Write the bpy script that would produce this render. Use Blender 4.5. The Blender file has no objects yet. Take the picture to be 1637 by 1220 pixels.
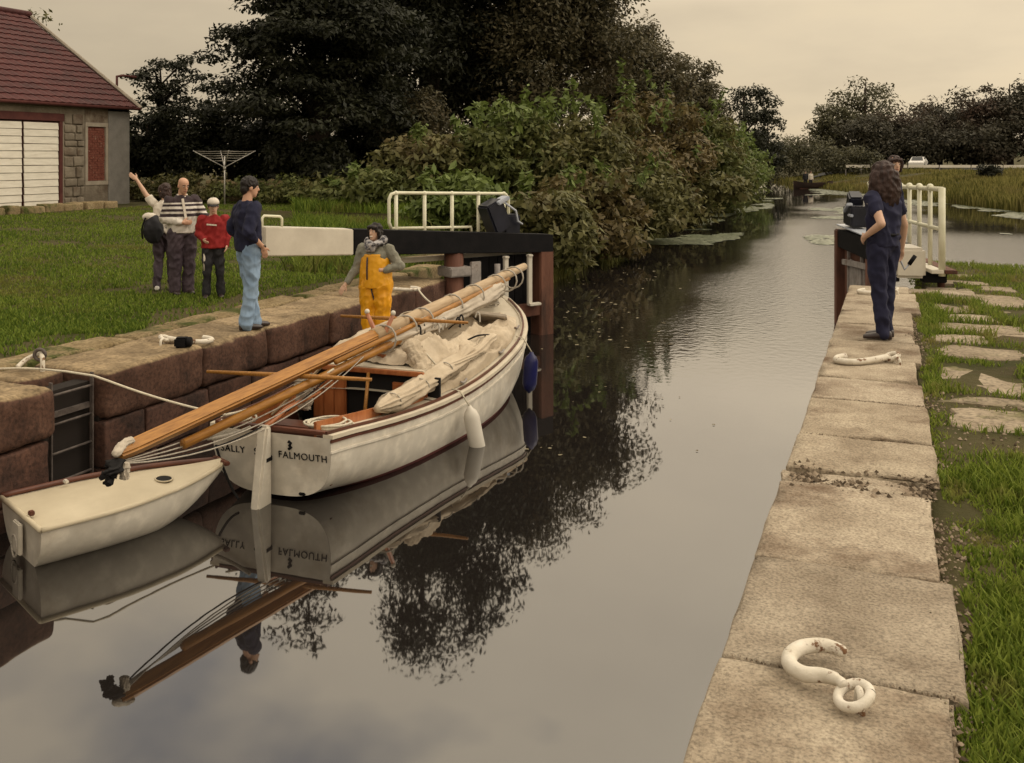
import bpy, bmesh, math, random
import numpy as np
from mathutils import Vector, Matrix, noise
R = math.radians
# ------------------------------------------------------------------ camera
FPX, CXP, HYP, CAMZ = 1550.0, 818.5, 250.0, 3.1
YAW = math.atan(612.0 / FPX)
SA, CA = math.sin(YAW), math.cos(YAW)
sc = bpy.context.scene
col = sc.collection
cd = bpy.data.cameras.new('camera')
cam = bpy.data.objects.new('camera', cd)
col.objects.link(cam)
cam.location = (0, 0, CAMZ)
cam.rotation_euler = (R(90), 0, YAW)
cd.sensor_fit = 'HORIZONTAL'
cd.sensor_width = 36.0
cd.lens = FPX / 1637.0 * 36.0
cd.shift_y = -360.0 / 1637.0
cd.clip_start, cd.clip_end = 0.1, 3000
sc.camera = cam
# ------------------------------------------------------------------ sky, sun, exposure
SUN_AZ, SUN_EL = R(62), R(44)          # azimuth measured from +Y (up the canal) towards +X
SUNV = Vector((math.sin(SUN_AZ) * math.cos(SUN_EL), math.cos(SUN_AZ) * math.cos(SUN_EL), math.sin(SUN_EL)))
wd = bpy.data.worlds.new('World')
sc.world = wd
wd.use_nodes = True
nt = wd.node_tree
for n in list(nt.nodes):
    nt.nodes.remove(n)
def wn(t, **k):
    n = nt.nodes.new(t)
    for a, b in k.items():
        setattr(n, a, b)
    return n
def ramp_set(rp, stops):
    e = rp.color_ramp.elements
    while len(e) < len(stops):
        e.new(0.5)
    for i, (p, c) in enumerate(stops):
        e[i].position = p
        e[i].color = (*c, 1) if len(c) == 3 else c
L = nt.links.new
out = wn('ShaderNodeOutputWorld')
bg = wn('ShaderNodeBackground')
sky = wn('ShaderNodeTexSky', sky_type='NISHITA', sun_disc=False, sun_elevation=SUN_EL, sun_rotation=SUN_AZ)
tc = wn('ShaderNodeTexCoord')
sep = wn('ShaderNodeSeparateXYZ'); L(tc.outputs['Generated'], sep.inputs[0])
grad = wn('ShaderNodeValToRGB'); L(sep.outputs['Z'], grad.inputs[0])
ramp_set(grad, [(0.0, (6.0, 4.85, 3.3)), (0.15, (6.4, 5.2, 3.5)), (0.23, (11.8, 9.8, 7.1)), (0.5, (12.4, 10.6, 8.0)), (1.0, (14.5, 12.7, 9.9))])
# cloud plane projection
addz = wn('ShaderNodeMath', operation='ADD'); addz.inputs[1].default_value = 0.22; L(sep.outputs['Z'], addz.inputs[0])
dvx = wn('ShaderNodeMath', operation='DIVIDE'); L(sep.outputs['X'], dvx.inputs[0]); L(addz.outputs[0], dvx.inputs[1])
dvy = wn('ShaderNodeMath', operation='DIVIDE'); L(sep.outputs['Y'], dvy.inputs[0]); L(addz.outputs[0], dvy.inputs[1])
cmb = wn('ShaderNodeCombineXYZ'); L(dvx.outputs[0], cmb.inputs[0]); L(dvy.outputs[0], cmb.inputs[1])
nz = wn('ShaderNodeTexNoise'); nz.inputs['Scale'].default_value = 1.7; nz.inputs['Detail'].default_value = 6; nz.inputs['Roughness'].default_value = 0.55
L(cmb.outputs[0], nz.inputs['Vector'])
shade = wn('ShaderNodeValToRGB'); L(nz.outputs['Fac'], shade.inputs[0])
ramp_set(shade, [(0.3, (0.91, 0.91, 0.92)), (0.52, (1.0, 1.0, 1.0)), (0.75, (1.07, 1.06, 1.03))])
mul = wn('ShaderNodeMixRGB', blend_type='MULTIPLY'); mul.inputs[0].default_value = 1.0
L(grad.outputs[0], mul.inputs[1]); L(shade.outputs[0], mul.inputs[2])
# broad brightening of the cloud round the hidden sun
dot = wn('ShaderNodeVectorMath', operation='DOT_PRODUCT'); dot.inputs[1].default_value = SUNV
L(tc.outputs['Generated'], dot.inputs[0])
glow = wn('ShaderNodeMapRange'); glow.inputs['From Min'].default_value = -0.35; glow.inputs['From Max'].default_value = 1.0
glow.inputs['To Min'].default_value = 0.66; glow.inputs['To Max'].default_value = 1.42
L(dot.outputs['Value'], glow.inputs['Value'])
mul2 = wn('ShaderNodeMixRGB', blend_type='MULTIPLY'); mul2.inputs[0].default_value = 1.0
L(mul.outputs[0], mul2.inputs[1]); L(glow.outputs[0], mul2.inputs[2])
# thin gaps that show the blue behind
gapn = wn('ShaderNodeTexNoise'); gapn.inputs['Scale'].default_value = 1.15; gapn.inputs['Detail'].default_value = 5
offs = wn('ShaderNodeVectorMath', operation='ADD'); offs.inputs[1].default_value = (3.3, 7.1, 0)
L(cmb.outputs[0], offs.inputs[0]); L(offs.outputs[0], gapn.inputs['Vector'])
gap = wn('ShaderNodeValToRGB'); L(gapn.outputs['Fac'], gap.inputs[0])
ramp_set(gap, [(0.55, (0, 0, 0)), (0.64, (0.8, 0.8, 0.8))])
gz = wn('ShaderNodeMapRange'); gz.inputs['From Min'].default_value = 0.3; gz.inputs['From Max'].default_value = 0.55
L(sep.outputs['Z'], gz.inputs['Value'])
gm = wn('ShaderNodeMath', operation='MULTIPLY'); L(gap.outputs[0], gm.inputs[0]); L(gz.outputs[0], gm.inputs[1])
gm2 = wn('ShaderNodeMath', operation='ADD'); gm2.inputs[1].default_value = 0.06; L(gm.outputs[0], gm2.inputs[0])
mixs = wn('ShaderNodeMixRGB'); L(gm2.outputs[0], mixs.inputs[0]); L(mul2.outputs[0], mixs.inputs[1]); L(sky.outputs[0], mixs.inputs[2])
L(mixs.outputs[0], bg.inputs['Color'])
bg.inputs['Strength'].default_value = 0.10
L(bg.outputs[0], out.inputs[0])
sd = bpy.data.lights.new('sun', 'SUN')
sd.energy, sd.angle, sd.color = 0.7, R(28), (1.0, 0.93, 0.80)
sun = bpy.data.objects.new('sun', sd)
col.objects.link(sun)
sun.rotation_euler = (-SUNV).to_track_quat('-Z', 'Y').to_euler()
sc.view_settings.view_transform = 'Standard'
sc.view_settings.look = 'None'
sc.view_settings.exposure = 0.22
sc.view_settings.gamma = 1.0
sc.cycles.max_bounces = 6
sc.cycles.transparent_max_bounces = 6
sc.cycles.use_denoising = True
sc.render.filter_size = 1.7 if hasattr(sc.render, 'filter_size') else 1.5

# ------------------------------------------------------------------ helpers
def P(px, Z, z=0.0):
    """world point at depth Z from the camera plane, height z above the water, from the column it is seen in"""
    xc = (px - CXP) * Z / FPX
    return Vector((xc * CA - Z * SA, Z * CA + xc * SA, z))
def DZ(py, z):
    return FPX * (CAMZ - z) / (py - HYP)
def G(px, py, z):
    return P(px, DZ(py, z), z)
rnd = random.Random(7)
nrg = np.random.default_rng(11)
def nz3(x, y, z=0.0):
    return noise.noise(Vector((x, y, z)))

_mats = {}
def mat(name, c1, c2=None, scale=4.0, rough=0.8, bump=0.0, bscale=None, spec=0.3, metal=0.0, c3=None, s3=0.7, top=None, leaf=0.0, stretch=(1, 1, 1), thr=(0.35, 0.68), thr3=(0.55, 0.7), coat=0.0, bdist=0.02, speck=None, topthr=(0.45, 0.8), vary=0.0):
    """procedural material: noise blend of two colours, optional stain colour c3, optional colour for up-facing faces, bump"""
    if name in _mats:
        return _mats[name]
    m = bpy.data.materials.new(name)
    m.use_nodes = True
    t = m.node_tree
    b = t.nodes['Principled BSDF']
    l = t.links.new
    def N(ty, **k):
        n = t.nodes.new(ty)
        for a_, b_ in k.items():
            setattr(n, a_, b_)
        return n
    b.inputs['Roughness'].default_value = rough
    b.inputs['Specular IOR Level'].default_value = spec
    b.inputs['Metallic'].default_value = metal
    if coat:
        b.inputs['Coat Weight'].default_value = coat
    tc_ = N('ShaderNodeTexCoord'); oi = N('ShaderNodeObjectInfo')
    mp = N('ShaderNodeMapping'); mp.inputs['Scale'].default_value = stretch
    of = N('ShaderNodeVectorMath', operation='SCALE'); of.inputs[0].default_value = (31.0, 17.0, 23.0)
    l(oi.outputs['Random'], of.inputs['Scale'])
    ad = N('ShaderNodeVectorMath', operation='ADD')
    l(tc_.outputs['Object'], ad.inputs[0]); l(of.outputs[0], ad.inputs[1]); l(ad.outputs[0], mp.inputs['Vector'])
    vec = mp.outputs[0]
    cur = None
    if c2 is not None:
        if leaf:
            g = N('ShaderNodeNewGeometry')
            n1 = N('ShaderNodeTexNoise'); n1.inputs['Scale'].default_value = scale; n1.inputs['Detail'].default_value = 2
            l(vec, n1.inputs['Vector'])
            mm = N('ShaderNodeMath', operation='MULTIPLY_ADD'); mm.inputs[1].default_value = 0.55
            l(g.outputs['Random Per Island'], mm.inputs[0])
            m2 = N('ShaderNodeMath', operation='MULTIPLY'); m2.inputs[1].default_value = 0.5
            l(n1.outputs['Fac'], m2.inputs[0]); l(m2.outputs[0], mm.inputs[2])
            fac = mm.outputs[0]
        else:
            n1 = N('ShaderNodeTexNoise'); n1.inputs['Scale'].default_value = scale; n1.inputs['Detail'].default_value = 8
            n1.inputs['Roughness'].default_value = 0.62
            l(vec, n1.inputs['Vector']); fac = n1.outputs['Fac']
        rp = N('ShaderNodeValToRGB'); ramp_set(rp, [(thr[0], c1), (thr[1], c2)])
        l(fac, rp.inputs[0]); cur = rp.outputs[0]
    if c3 is not None:
        n3 = N('ShaderNodeTexNoise'); n3.inputs['Scale'].default_value = s3; n3.inputs['Detail'].default_value = 7
        n3.inputs['Roughness'].default_value = 0.65
        l(vec, n3.inputs['Vector'])
        r3 = N('ShaderNodeValToRGB'); ramp_set(r3, [(thr3[0], (0, 0, 0)), (thr3[1], (1, 1, 1))])
        l(n3.outputs['Fac'], r3.inputs[0])
        mx = N('ShaderNodeMixRGB'); l(r3.outputs[0], mx.inputs[0])
        if cur is not None:
            l(cur, mx.inputs[1])
        else:
            mx.inputs[1].default_value = (*c1, 1)
        mx.inputs[2].default_value = (*c3, 1); cur = mx.outputs[0]
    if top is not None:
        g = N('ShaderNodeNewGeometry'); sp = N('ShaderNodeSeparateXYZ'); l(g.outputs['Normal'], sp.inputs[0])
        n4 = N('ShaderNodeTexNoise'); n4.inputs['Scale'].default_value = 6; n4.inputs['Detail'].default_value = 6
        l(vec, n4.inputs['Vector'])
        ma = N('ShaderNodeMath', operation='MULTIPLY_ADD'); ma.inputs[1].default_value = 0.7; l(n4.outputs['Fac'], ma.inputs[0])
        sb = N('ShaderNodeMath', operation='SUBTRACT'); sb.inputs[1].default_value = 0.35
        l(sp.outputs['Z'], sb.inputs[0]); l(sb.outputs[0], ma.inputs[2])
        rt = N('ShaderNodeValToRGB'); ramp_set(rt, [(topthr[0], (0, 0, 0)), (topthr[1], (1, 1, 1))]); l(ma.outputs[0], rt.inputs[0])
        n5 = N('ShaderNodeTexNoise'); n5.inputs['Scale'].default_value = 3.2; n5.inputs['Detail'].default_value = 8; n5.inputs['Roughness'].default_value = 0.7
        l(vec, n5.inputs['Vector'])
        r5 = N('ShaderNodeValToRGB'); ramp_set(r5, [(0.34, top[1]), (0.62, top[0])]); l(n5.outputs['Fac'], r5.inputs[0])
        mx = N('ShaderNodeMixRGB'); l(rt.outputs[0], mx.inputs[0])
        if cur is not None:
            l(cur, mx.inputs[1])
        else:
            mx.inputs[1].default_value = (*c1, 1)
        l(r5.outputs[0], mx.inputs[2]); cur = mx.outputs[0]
    if speck is not None:
        n6 = N('ShaderNodeTexNoise'); n6.inputs['Scale'].default_value = speck[1]; n6.inputs['Detail'].default_value = 4
        l(vec, n6.inputs['Vector'])
        r6 = N('ShaderNodeValToRGB'); ramp_set(r6, [(0.34, (speck[0],) * 3), (0.5, (1, 1, 1)), (0.68, (1.22, 1.22, 1.22))]); l(n6.outputs['Fac'], r6.inputs[0])
        mx = N('ShaderNodeMixRGB', blend_type='MULTIPLY'); mx.inputs[0].default_value = 1
        if cur is not None:
            l(cur, mx.inputs[1])
        else:
            mx.inputs[1].default_value = (*c1, 1)
        l(r6.outputs[0], mx.inputs[2]); cur = mx.outputs[0]
    if vary:
        rv = N('ShaderNodeValToRGB'); ramp_set(rv, [(0.0, (1 - vary, 1 - vary * 1.05, 1 - vary * 1.1)), (0.5, (1.0, 0.985, 0.95)), (1.0, (1 + vary * 0.7, 1 + vary * 0.7, 1 + vary * 0.75))])
        l(oi.outputs['Random'], rv.inputs[0])
        mx = N('ShaderNodeMixRGB', blend_type='MULTIPLY'); mx.inputs[0].default_value = 1
        l(cur, mx.inputs[1]); l(rv.outputs[0], mx.inputs[2]); cur = mx.outputs[0]
    if cur is not None:
        l(cur, b.inputs['Base Color'])
    else:
        b.inputs['Base Color'].default_value = (*c1, 1)
    if leaf:
        tr = N('ShaderNodeBsdfTranslucent')
        l(cur, tr.inputs['Color'])
        ms = N('ShaderNodeMixShader'); ms.inputs[0].default_value = leaf
        l(b.outputs[0], ms.inputs[1]); l(tr.outputs[0], ms.inputs[2])
        l(ms.outputs[0], t.nodes['Material Output'].inputs[0])
    if bump:
        nb = N('ShaderNodeTexNoise'); nb.inputs['Scale'].default_value = bscale or scale * 4; nb.inputs['Detail'].default_value = 8
        nb.inputs['Roughness'].default_value = 0.65
        l(vec, nb.inputs['Vector'])
        bp = N('ShaderNodeBump'); bp.inputs['Strength'].default_value = bump; bp.inputs['Distance'].default_value = bdist
        l(nb.outputs['Fac'], bp.inputs['Height']); l(bp.outputs[0], b.inputs['Normal'])
    _mats[name] = m
    return m

def frame_from(d):
    d = d.normalized()
    u = Vector((0, 0, 1)) if abs(d.z) < 0.9 else Vector((0, 1, 0))
    s = d.cross(u).normalized()
    return s, s.cross(d).normalized()

class MB:
    """collects shapes into one mesh"""
    def __init__(self):
        self.v, self.f = [], []
    def add(self, vs, fs):
        o = len(self.v)
        self.v += [tuple(p) for p in vs]
        self.f += [tuple(i + o for i in f) for f in fs]
        return self
    def box(self, c, s, rz=0.0, rot=None, taper=None):
        hx, hy, hz = s[0] / 2, s[1] / 2, s[2] / 2
        m = rot if rot is not None else Matrix.Rotation(rz, 3, 'Z')
        vs = []
        for z in (-1, 1):
            k = 1.0 if (taper is None or z < 0) else taper
            for x, y in ((-1, -1), (1, -1), (1, 1), (-1, 1)):
                vs.append(m @ Vector((x * hx * k, y * hy * k, z * hz)) + Vector(c))
        return self.add(vs, [(3, 2, 1, 0), (4, 5, 6, 7), (0, 1, 5, 4), (1, 2, 6, 5), (2, 3, 7, 6), (3, 0, 4, 7)])
    def tube(self, pts, r, n=8, cap=True, sy=1.0, up=None):
        pts = [Vector(p) for p in pts]
        rs = r if isinstance(r, (list, tuple)) else [r] * len(pts)
        vs, fs = [], []
        for i, p in enumerate(pts):
            if i == 0: d = pts[1] - p
            elif i == len(pts) - 1: d = p - pts[i - 1]
            else: d = (pts[i + 1] - p).normalized() + (p - pts[i - 1]).normalized()
            if d.length < 1e-6: d = Vector((0, 0, 1))
            if i == 0:
                s, u = frame_from(d)
                if up is not None:
                    s = d.normalized().cross(Vector(up)).normalized(); u = s.cross(d.normalized())
            else:
                d = d.normalized(); s = (s - d * s.dot(d))
                s = s.normalized() if s.length > 1e-6 else frame_from(d)[0]
                u = s.cross(d)
            for k in range(n):
                a_ = 2 * math.pi * k / n
                vs.append(p + s * (math.cos(a_) * rs[i]) + u * (math.sin(a_) * rs[i] * sy))
        for i in range(len(pts) - 1):
            for k in range(n):
                a_, b_ = i * n + k, i * n + (k + 1) % n
                fs.append((a_, b_, b_ + n, a_ + n))
        if cap:
            fs.append(tuple(reversed(range(n)))); fs.append(tuple(range((len(pts) - 1) * n, len(pts) * n)))
        return self.add(vs, fs)
    def ball(self, c, r, n=12, m=8, rot=None):
        r = r if isinstance(r, (list, tuple)) else (r, r, r)
        c = Vector(c); vs = [Vector((0, 0, -r[2]))]; fs = []
        for j in range(1, m):
            ph = -math.pi / 2 + math.pi * j / m
            for k in range(n):
                th = 2 * math.pi * k / n
                vs.append(Vector((r[0] * math.cos(ph) * math.cos(th), r[1] * math.cos(ph) * math.sin(th), r[2] * math.sin(ph))))
        vs.append(Vector((0, 0, r[2])))
        for k in range(n):
            fs.append((0, 1 + (k + 1) % n, 1 + k))
            fs.append((len(vs) - 1, 1 + (m - 2) * n + k, 1 + (m - 2) * n + (k + 1) % n))
        for j in range(m - 2):
            for k in range(n):
                a_, b_ = 1 + j * n + k, 1 + j * n + (k + 1) % n
                fs.append((a_, b_, b_ + n, a_ + n))
        if rot is not None:
            vs = [rot @ p for p in vs]
        return self.add([p + c for p in vs], fs)
    def rings(self, rs, n=16, cap=True, rot=None, org=(0, 0, 0), e=2.0):
        """loft of ellipses: each ring = (cx, cy, z, rx, ry)"""
        vs, fs = [], []
        for (cx, cy, z, rx, ry) in rs:
            for k in range(n):
                a_ = 2 * math.pi * k / n
                ca, sa = math.cos(a_), math.sin(a_)
                if e != 2.0:
                    ca = math.copysign(abs(ca) ** (2 / e), ca); sa = math.copysign(abs(sa) ** (2 / e), sa)
                vs.append(Vector((cx + rx * ca, cy + ry * sa, z)))
        for i in range(len(rs) - 1):
            for k in range(n):
                a_, b_ = i * n + k, i * n + (k + 1) % n
                fs.append((a_, b_, b_ + n, a_ + n))
        if cap:
            fs.append(tuple(reversed(range(n)))); fs.append(tuple(range((len(rs) - 1) * n, len(rs) * n)))
        if rot is not None:
            vs = [rot @ p for p in vs]
        return self.add([p + Vector(org) for p in vs], fs)
    def prism(self, poly, z0, z1, tf=None):
        n = len(poly)
        vs = [Vector((x, y, z0)) for x, y in poly] + [Vector((x, y, z1)) for x, y in poly]
        if tf is not None:
            vs = [tf(p) for p in vs]
        return self.add(vs, [tuple(reversed(range(n))), tuple(range(n, 2 * n))] + [(i, (i + 1) % n, (i + 1) % n + n, i + n) for i in range(n)])
    def mesh(self, name, smooth=False):
        me = bpy.data.meshes.new(name)
        me.from_pydata([tuple(p) for p in self.v], [], self.f)
        if smooth:
            me.polygons.foreach_set('use_smooth', [True] * len(me.polygons))
        me.update()
        return me
    def build(self, name, m, parent=None, smooth=False, loc=(0, 0, 0), rz=0.0, auto=None):
        me = self.mesh(name, smooth or auto is not None)
        if auto is not None:
            bm = bmesh.new(); bm.from_mesh(me)
            bmesh.ops.recalc_face_normals(bm, faces=bm.faces)
            for e in bm.edges:
                if len(e.link_faces) == 2 and e.calc_face_angle(0) > R(auto):
                    e.smooth = False
            bm.to_mesh(me); bm.free()
        return obj(name, me, m, parent, loc, rz)
def obj(name, me, m=None, parent=None, loc=(0, 0, 0), rz=0.0):
    if m is not None and not me.materials:
        me.materials.append(m)
    o = bpy.data.objects.new(name, me)
    col.objects.link(o)
    o.location = loc
    o.rotation_euler = (0, 0, rz)
    if parent is not None:
        o.parent = parent
    return o
def tag(o, label=None, cat=None, group=None, kind=None):
    if label: o['label'] = label
    if cat: o['category'] = cat
    if group: o['group'] = group
    if kind: o['kind'] = kind
    return o
def thing(name, label, cat, loc=(0, 0, 0), rz=0.0, group=None):
    o = bpy.data.objects.new(name, None)
    o.empty_display_size = 0.2
    col.objects.link(o)
    o.location = loc
    o.rotation_euler = (0, 0, rz)
    return tag(o, label, cat, group)
def np_mesh(name, verts, quads=None, tris=None, smooth=False):
    """fast mesh from numpy arrays"""
    me = bpy.data.meshes.new(name)
    verts = np.asarray(verts, dtype=np.float32)
    me.vertices.add(len(verts)); me.vertices.foreach_set('co', verts.ravel())
    f = quads if quads is not None else tris
    k = f.shape[1]
    me.loops.add(f.size); me.loops.foreach_set('vertex_index', f.astype(np.int32).ravel())
    me.polygons.add(len(f)); me.polygons.foreach_set('loop_start', np.arange(0, f.size, k, dtype=np.int32))
    if smooth:
        me.polygons.foreach_set('use_smooth', np.ones(len(f), dtype=bool))
    me.update(calc_edges=True)
    me.validate()
    return me
def stone_mesh(name, s, r=0.04, seg=6, rough=0.012, seed=0.0, freq=3.0, chip=0.0):
    """block with worn round edges, its top at z = 0, centred on x and y"""
    me = bpy.data.meshes.new(name)
    bm = bmesh.new()
    nx = [max(2, min(seg * 3, int(round(seg * q / max(min(s), 0.25))))) for q in s]
    h = [q / 2 for q in s]
    seen = {}
    def vert(x, y, z):
        k = (round(x, 5), round(y, 5), round(z, 5))
        if k not in seen:
            p = Vector((x, y, z))
            inner = Vector([max(-(h[i] - r), min(h[i] - r, p[i])) for i in range(3)])
            d = p - inner
            if d.length > 1e-6:
                p = inner + d.normalized() * min(r, d.length)
            q = p * freq + Vector((seed, seed * 1.7, seed * 0.3))
            nv = noise.noise_vector(q) * rough + noise.noise_vector(q * 3.7) * rough * 0.45
            if chip and d.length > r * 1.05:
                nv -= d.normalized() * max(0.0, noise.noise(q * 1.3 + Vector((9, 9, 9)))) * chip
            p = p + nv
            p.z -= h[2]
            seen[k] = bm.verts.new(p)
        return seen[k]
    def coords(i):
        n = nx[i]
        c = [-h[i], -h[i] + r * 0.5] + [-h[i] + r + (2 * h[i] - 2 * r) * j / n for j in range(n + 1)] + [h[i] - r * 0.5, h[i]]
        return c
    cs = [coords(i) for i in range(3)]
    for ax in range(3):
        u, w = (ax + 1) % 3, (ax + 2) % 3
        for sgn in (-1, 1):
            for i in range(len(cs[u]) - 1):
                for j in range(len(cs[w]) - 1):
                    quad = []
                    for (a_, b_) in ((i, j), (i + 1, j), (i + 1, j + 1), (i, j + 1)):
                        p = [0, 0, 0]; p[ax] = sgn * h[ax]; p[u] = cs[u][a_]; p[w] = cs[w][b_]
                        quad.append(vert(*p))
                    if sgn < 0: quad.reverse()
                    try: bm.faces.new(quad)
                    except ValueError: pass
    for f in bm.faces: f.smooth = True
    bm.to_mesh(me); bm.free()
    return me
# ------------------------------------------------------------------ setting: ground and water
ZL, ZR = 1.10, 1.38                    # top of the left and of the right coping above the water
XL, XR = -6.80, -0.565                 # faces of the two lock walls
YLE, YRE = 14.35, 13.75                # where the walls end at the gate recesses
def lerp_tab(t, v):
    if v <= t[0][0]: return t[0][1]
    for (a_, b_), (c_, d_) in zip(t, t[1:]):
        if v <= c_: return b_ + (d_ - b_) * (v - a_) / (c_ - a_)
    return t[-1][1]
def sstep(a_, b_, v):
    t = max(0.0, min(1.0, (v - a_) / (b_ - a_)))
    return t * t * (3 - 2 * t)
LSH = [(14.5, -7.5), (18, -7.7), (24, -8.1), (39, -9.1), (81, -11.6), (115, -13.6), (124, -15)]
FSH = [(-16, 128), (-13, 121), (-10, 108), (-7, 97.5), (-1.4, 83), (2.7, 71), (6.6, 60.5), (15, 49), (30, 38), (60, 30), (200, 20)]
def left_shore(y):
    return -7.16 if y < 14.5 else lerp_tab(LSH, y)
def hgt(x, y):
    h = -1.3
    d = left_shore(y) - x
    if d > 0:
        if y < 14.5:
            k = 0.97 if x > -8.3 else 1.04 + 0.46 * sstep(-8.6, -23, x) + 0.03 * nz3(x * 0.7, y * 0.7)
        else:
            k = -0.25 + 0.55 * sstep(0, 0.7, d) + min(1.2, 0.28 * max(0, d - 0.5))
            k = min(k, 1.04 + 0.46 * sstep(-8.6, -23, x) + 0.04 * nz3(x * 0.5, y * 0.5)) if y < 24 else k
        if x < -40: k += (-40 - x) * 0.02
        h = max(h, k)
    d = min(x + 0.45, 17.9 + 0.25 * nz3(x, 3.3) - y + 0.06 * x)
    if x > -0.45 and d > 0:
        k = 1.33 if d > 0.5 else -0.2 + 1.53 * sstep(0, 0.5, d)
        if x < 0.16: k = min(k, 1.26)
        else: k += 0.025 * nz3(x * 2.2, y * 2.2, 4)
        if x < 0.75 and y > 13.9: k = min(k, -0.6 if x < 0.3 else 1.3)
        h = max(h, k)
    d = (y - lerp_tab(FSH, x)) * 0.6
    if d > 0:
        h = max(h, -0.25 + 0.5 * sstep(0, 1.0, d) + 1.25 * sstep(2, 22, d) + 0.12 * nz3(x * 0.15, y * 0.15) + 0.006 * max(0, d - 40))
    return h
xs = [-400, -250, -160, -110, -80, -62, -50, -42, -36] + [-32 + 0.6 * i for i in range(41)] + [-7.9, -7.6, -7.3, -7.17, -7.15, -6.5, -4, -2, -0.8, -0.46, -0.44, -0.1, 0.15, 0.17, 0.29, 0.31, 0.5, 0.74, 0.76]
xs += [1.0 + 0.4 * i for i in range(12)] + [6 + i for i in range(14)] + [21, 23, 26, 30, 35, 42, 50, 62, 80, 110, 160, 250, 400]
ys = [-200, -60, -25, -12, -6, -3] + [-2 + 0.5 * i for i in range(31)] + [13.89, 13.91, 14.2, 14.49, 14.51, 14.8] + [15.2 + 0.5 * i for i in range(20)] + [25.5 + 1.5 * i for i in range(70)] + [135, 145, 160, 180, 210, 260, 340, 500, 900]
xs, ys = sorted(set(round(v, 3) for v in xs)), sorted(set(round(v, 3) for v in ys))
gv = np.array([(x, y, hgt(x, y)) for y in ys for x in xs])
nx_ = len(xs)
gq = np.array([(j * nx_ + i, j * nx_ + i + 1, (j + 1) * nx_ + i + 1, (j + 1) * nx_ + i) for j in range(len(ys) - 1) for i in range(nx_ - 1)])
m_ground = mat('ground_turf', (0.040, 0.040, 0.014), (0.080, 0.066, 0.032), scale=0.9, rough=0.95, bump=0.6, bscale=9, bdist=0.05, c3=(0.075, 0.052, 0.032), s3=0.5, thr3=(0.56, 0.68), spec=0.1)
tag(obj('ground', np_mesh('ground', gv, quads=gq, smooth=True), m_ground), kind='structure')
# --- water: dark, still, rippled very slightly
mw = bpy.data.materials.new('canal_water'); mw.use_nodes = True
t = mw.node_tree; b = t.nodes['Principled BSDF']
b.inputs['Base Color'].default_value = (0.012, 0.010, 0.009, 1)
b.inputs['Roughness'].default_value = 0.025
b.inputs['IOR'].default_value = 2.4
b.inputs['Specular Tint'].default_value = (1, 1, 1, 1)
tcw = t.nodes.new('ShaderNodeTexCoord')
n1 = t.nodes.new('ShaderNodeTexNoise'); n1.inputs['Scale'].default_value = 1.1; n1.inputs['Detail'].default_value = 3; n1.inputs['Roughness'].default_value = 0.5
n2 = t.nodes.new('ShaderNodeTexNoise'); n2.inputs['Scale'].default_value = 7.0; n2.inputs['Detail'].default_value = 2
n3 = t.nodes.new('ShaderNodeTexNoise'); n3.inputs['Scale'].default_value = 0.11; n3.inputs['Detail'].default_value = 3
for n in (n1, n2, n3): t.links.new(tcw.outputs['Object'], n.inputs['Vector'])
# breeze-ruffled open water beyond the gates, glassy water in the chamber and in the lee of the left bank
def tn_(ty, **k):
    n = t.nodes.new(ty)
    for a_, b_ in k.items(): setattr(n, a_, b_)
    return n
def mrange(src, a_, b_, c_, d_):
    n = tn_('ShaderNodeMapRange', interpolation_type='SMOOTHSTEP')
    for nm, v_ in zip(('From Min', 'From Max', 'To Min', 'To Max'), (a_, b_, c_, d_)): n.inputs[nm].default_value = v_
    t.links.new(src, n.inputs['Value']); return n.outputs[0]
def mul_(a_, b_):
    n = tn_('ShaderNodeMath', operation='MULTIPLY')
    for i, q in enumerate((a_, b_)):
        if isinstance(q, float): n.inputs[i].default_value = q
        else: t.links.new(q, n.inputs[i])
    return n.outputs[0]
sy_ = tn_('ShaderNodeSeparateXYZ'); t.links.new(tcw.outputs['Object'], sy_.inputs[0])
wob = tn_('ShaderNodeMath', operation='MULTIPLY_ADD'); wob.inputs[1].default_value = 5.0; t.links.new(n3.outputs['Fac'], wob.inputs[0]); t.links.new(sy_.outputs['X'], wob.inputs[2])
mx_ = tn_('ShaderNodeMath', operation='MAXIMUM'); t.links.new(mrange(wob.outputs[0], 2.6, 5.5, 1.0, 0.05), mx_.inputs[0]); t.links.new(mrange(sy_.outputs['Y'], 38.0, 48.0, 1.0, 0.05), mx_.inputs[1])
ruf = mul_(mul_(mrange(sy_.outputs['Y'], 11.0, 24.0, 0.0, 1.0), mrange(wob.outputs[0], -3.4, -0.6, 0.0, 1.0)), mx_.outputs[0])
calm = mrange(sy_.outputs['Y'], 8.0, 30.0, 0.09, 0.5)
t.links.new(mrange(ruf, 0.0, 1.0, 0.02, 0.20), b.inputs['Roughness'])
m3 = tn_('ShaderNodeMath', operation='ADD')
t.links.new(mul_(n1.outputs['Fac'], calm), m3.inputs[0]); t.links.new(mul_(n2.outputs['Fac'], mul_(ruf, 1.6)), m3.inputs[1])
bp = t.nodes.new('ShaderNodeBump'); bp.inputs['Strength'].default_value = 0.30; bp.inputs['Distance'].default_value = 0.03
t.links.new(m3.outputs[0], bp.inputs['Height']); t.links.new(bp.outputs[0], b.inputs['Normal'])
tag(MB().add([(-60, -60, 0), (250, -60, 0), (250, 180, 0), (-60, 180, 0)], [(0, 1, 2, 3)]).build('water', mw), kind='structure')
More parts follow.
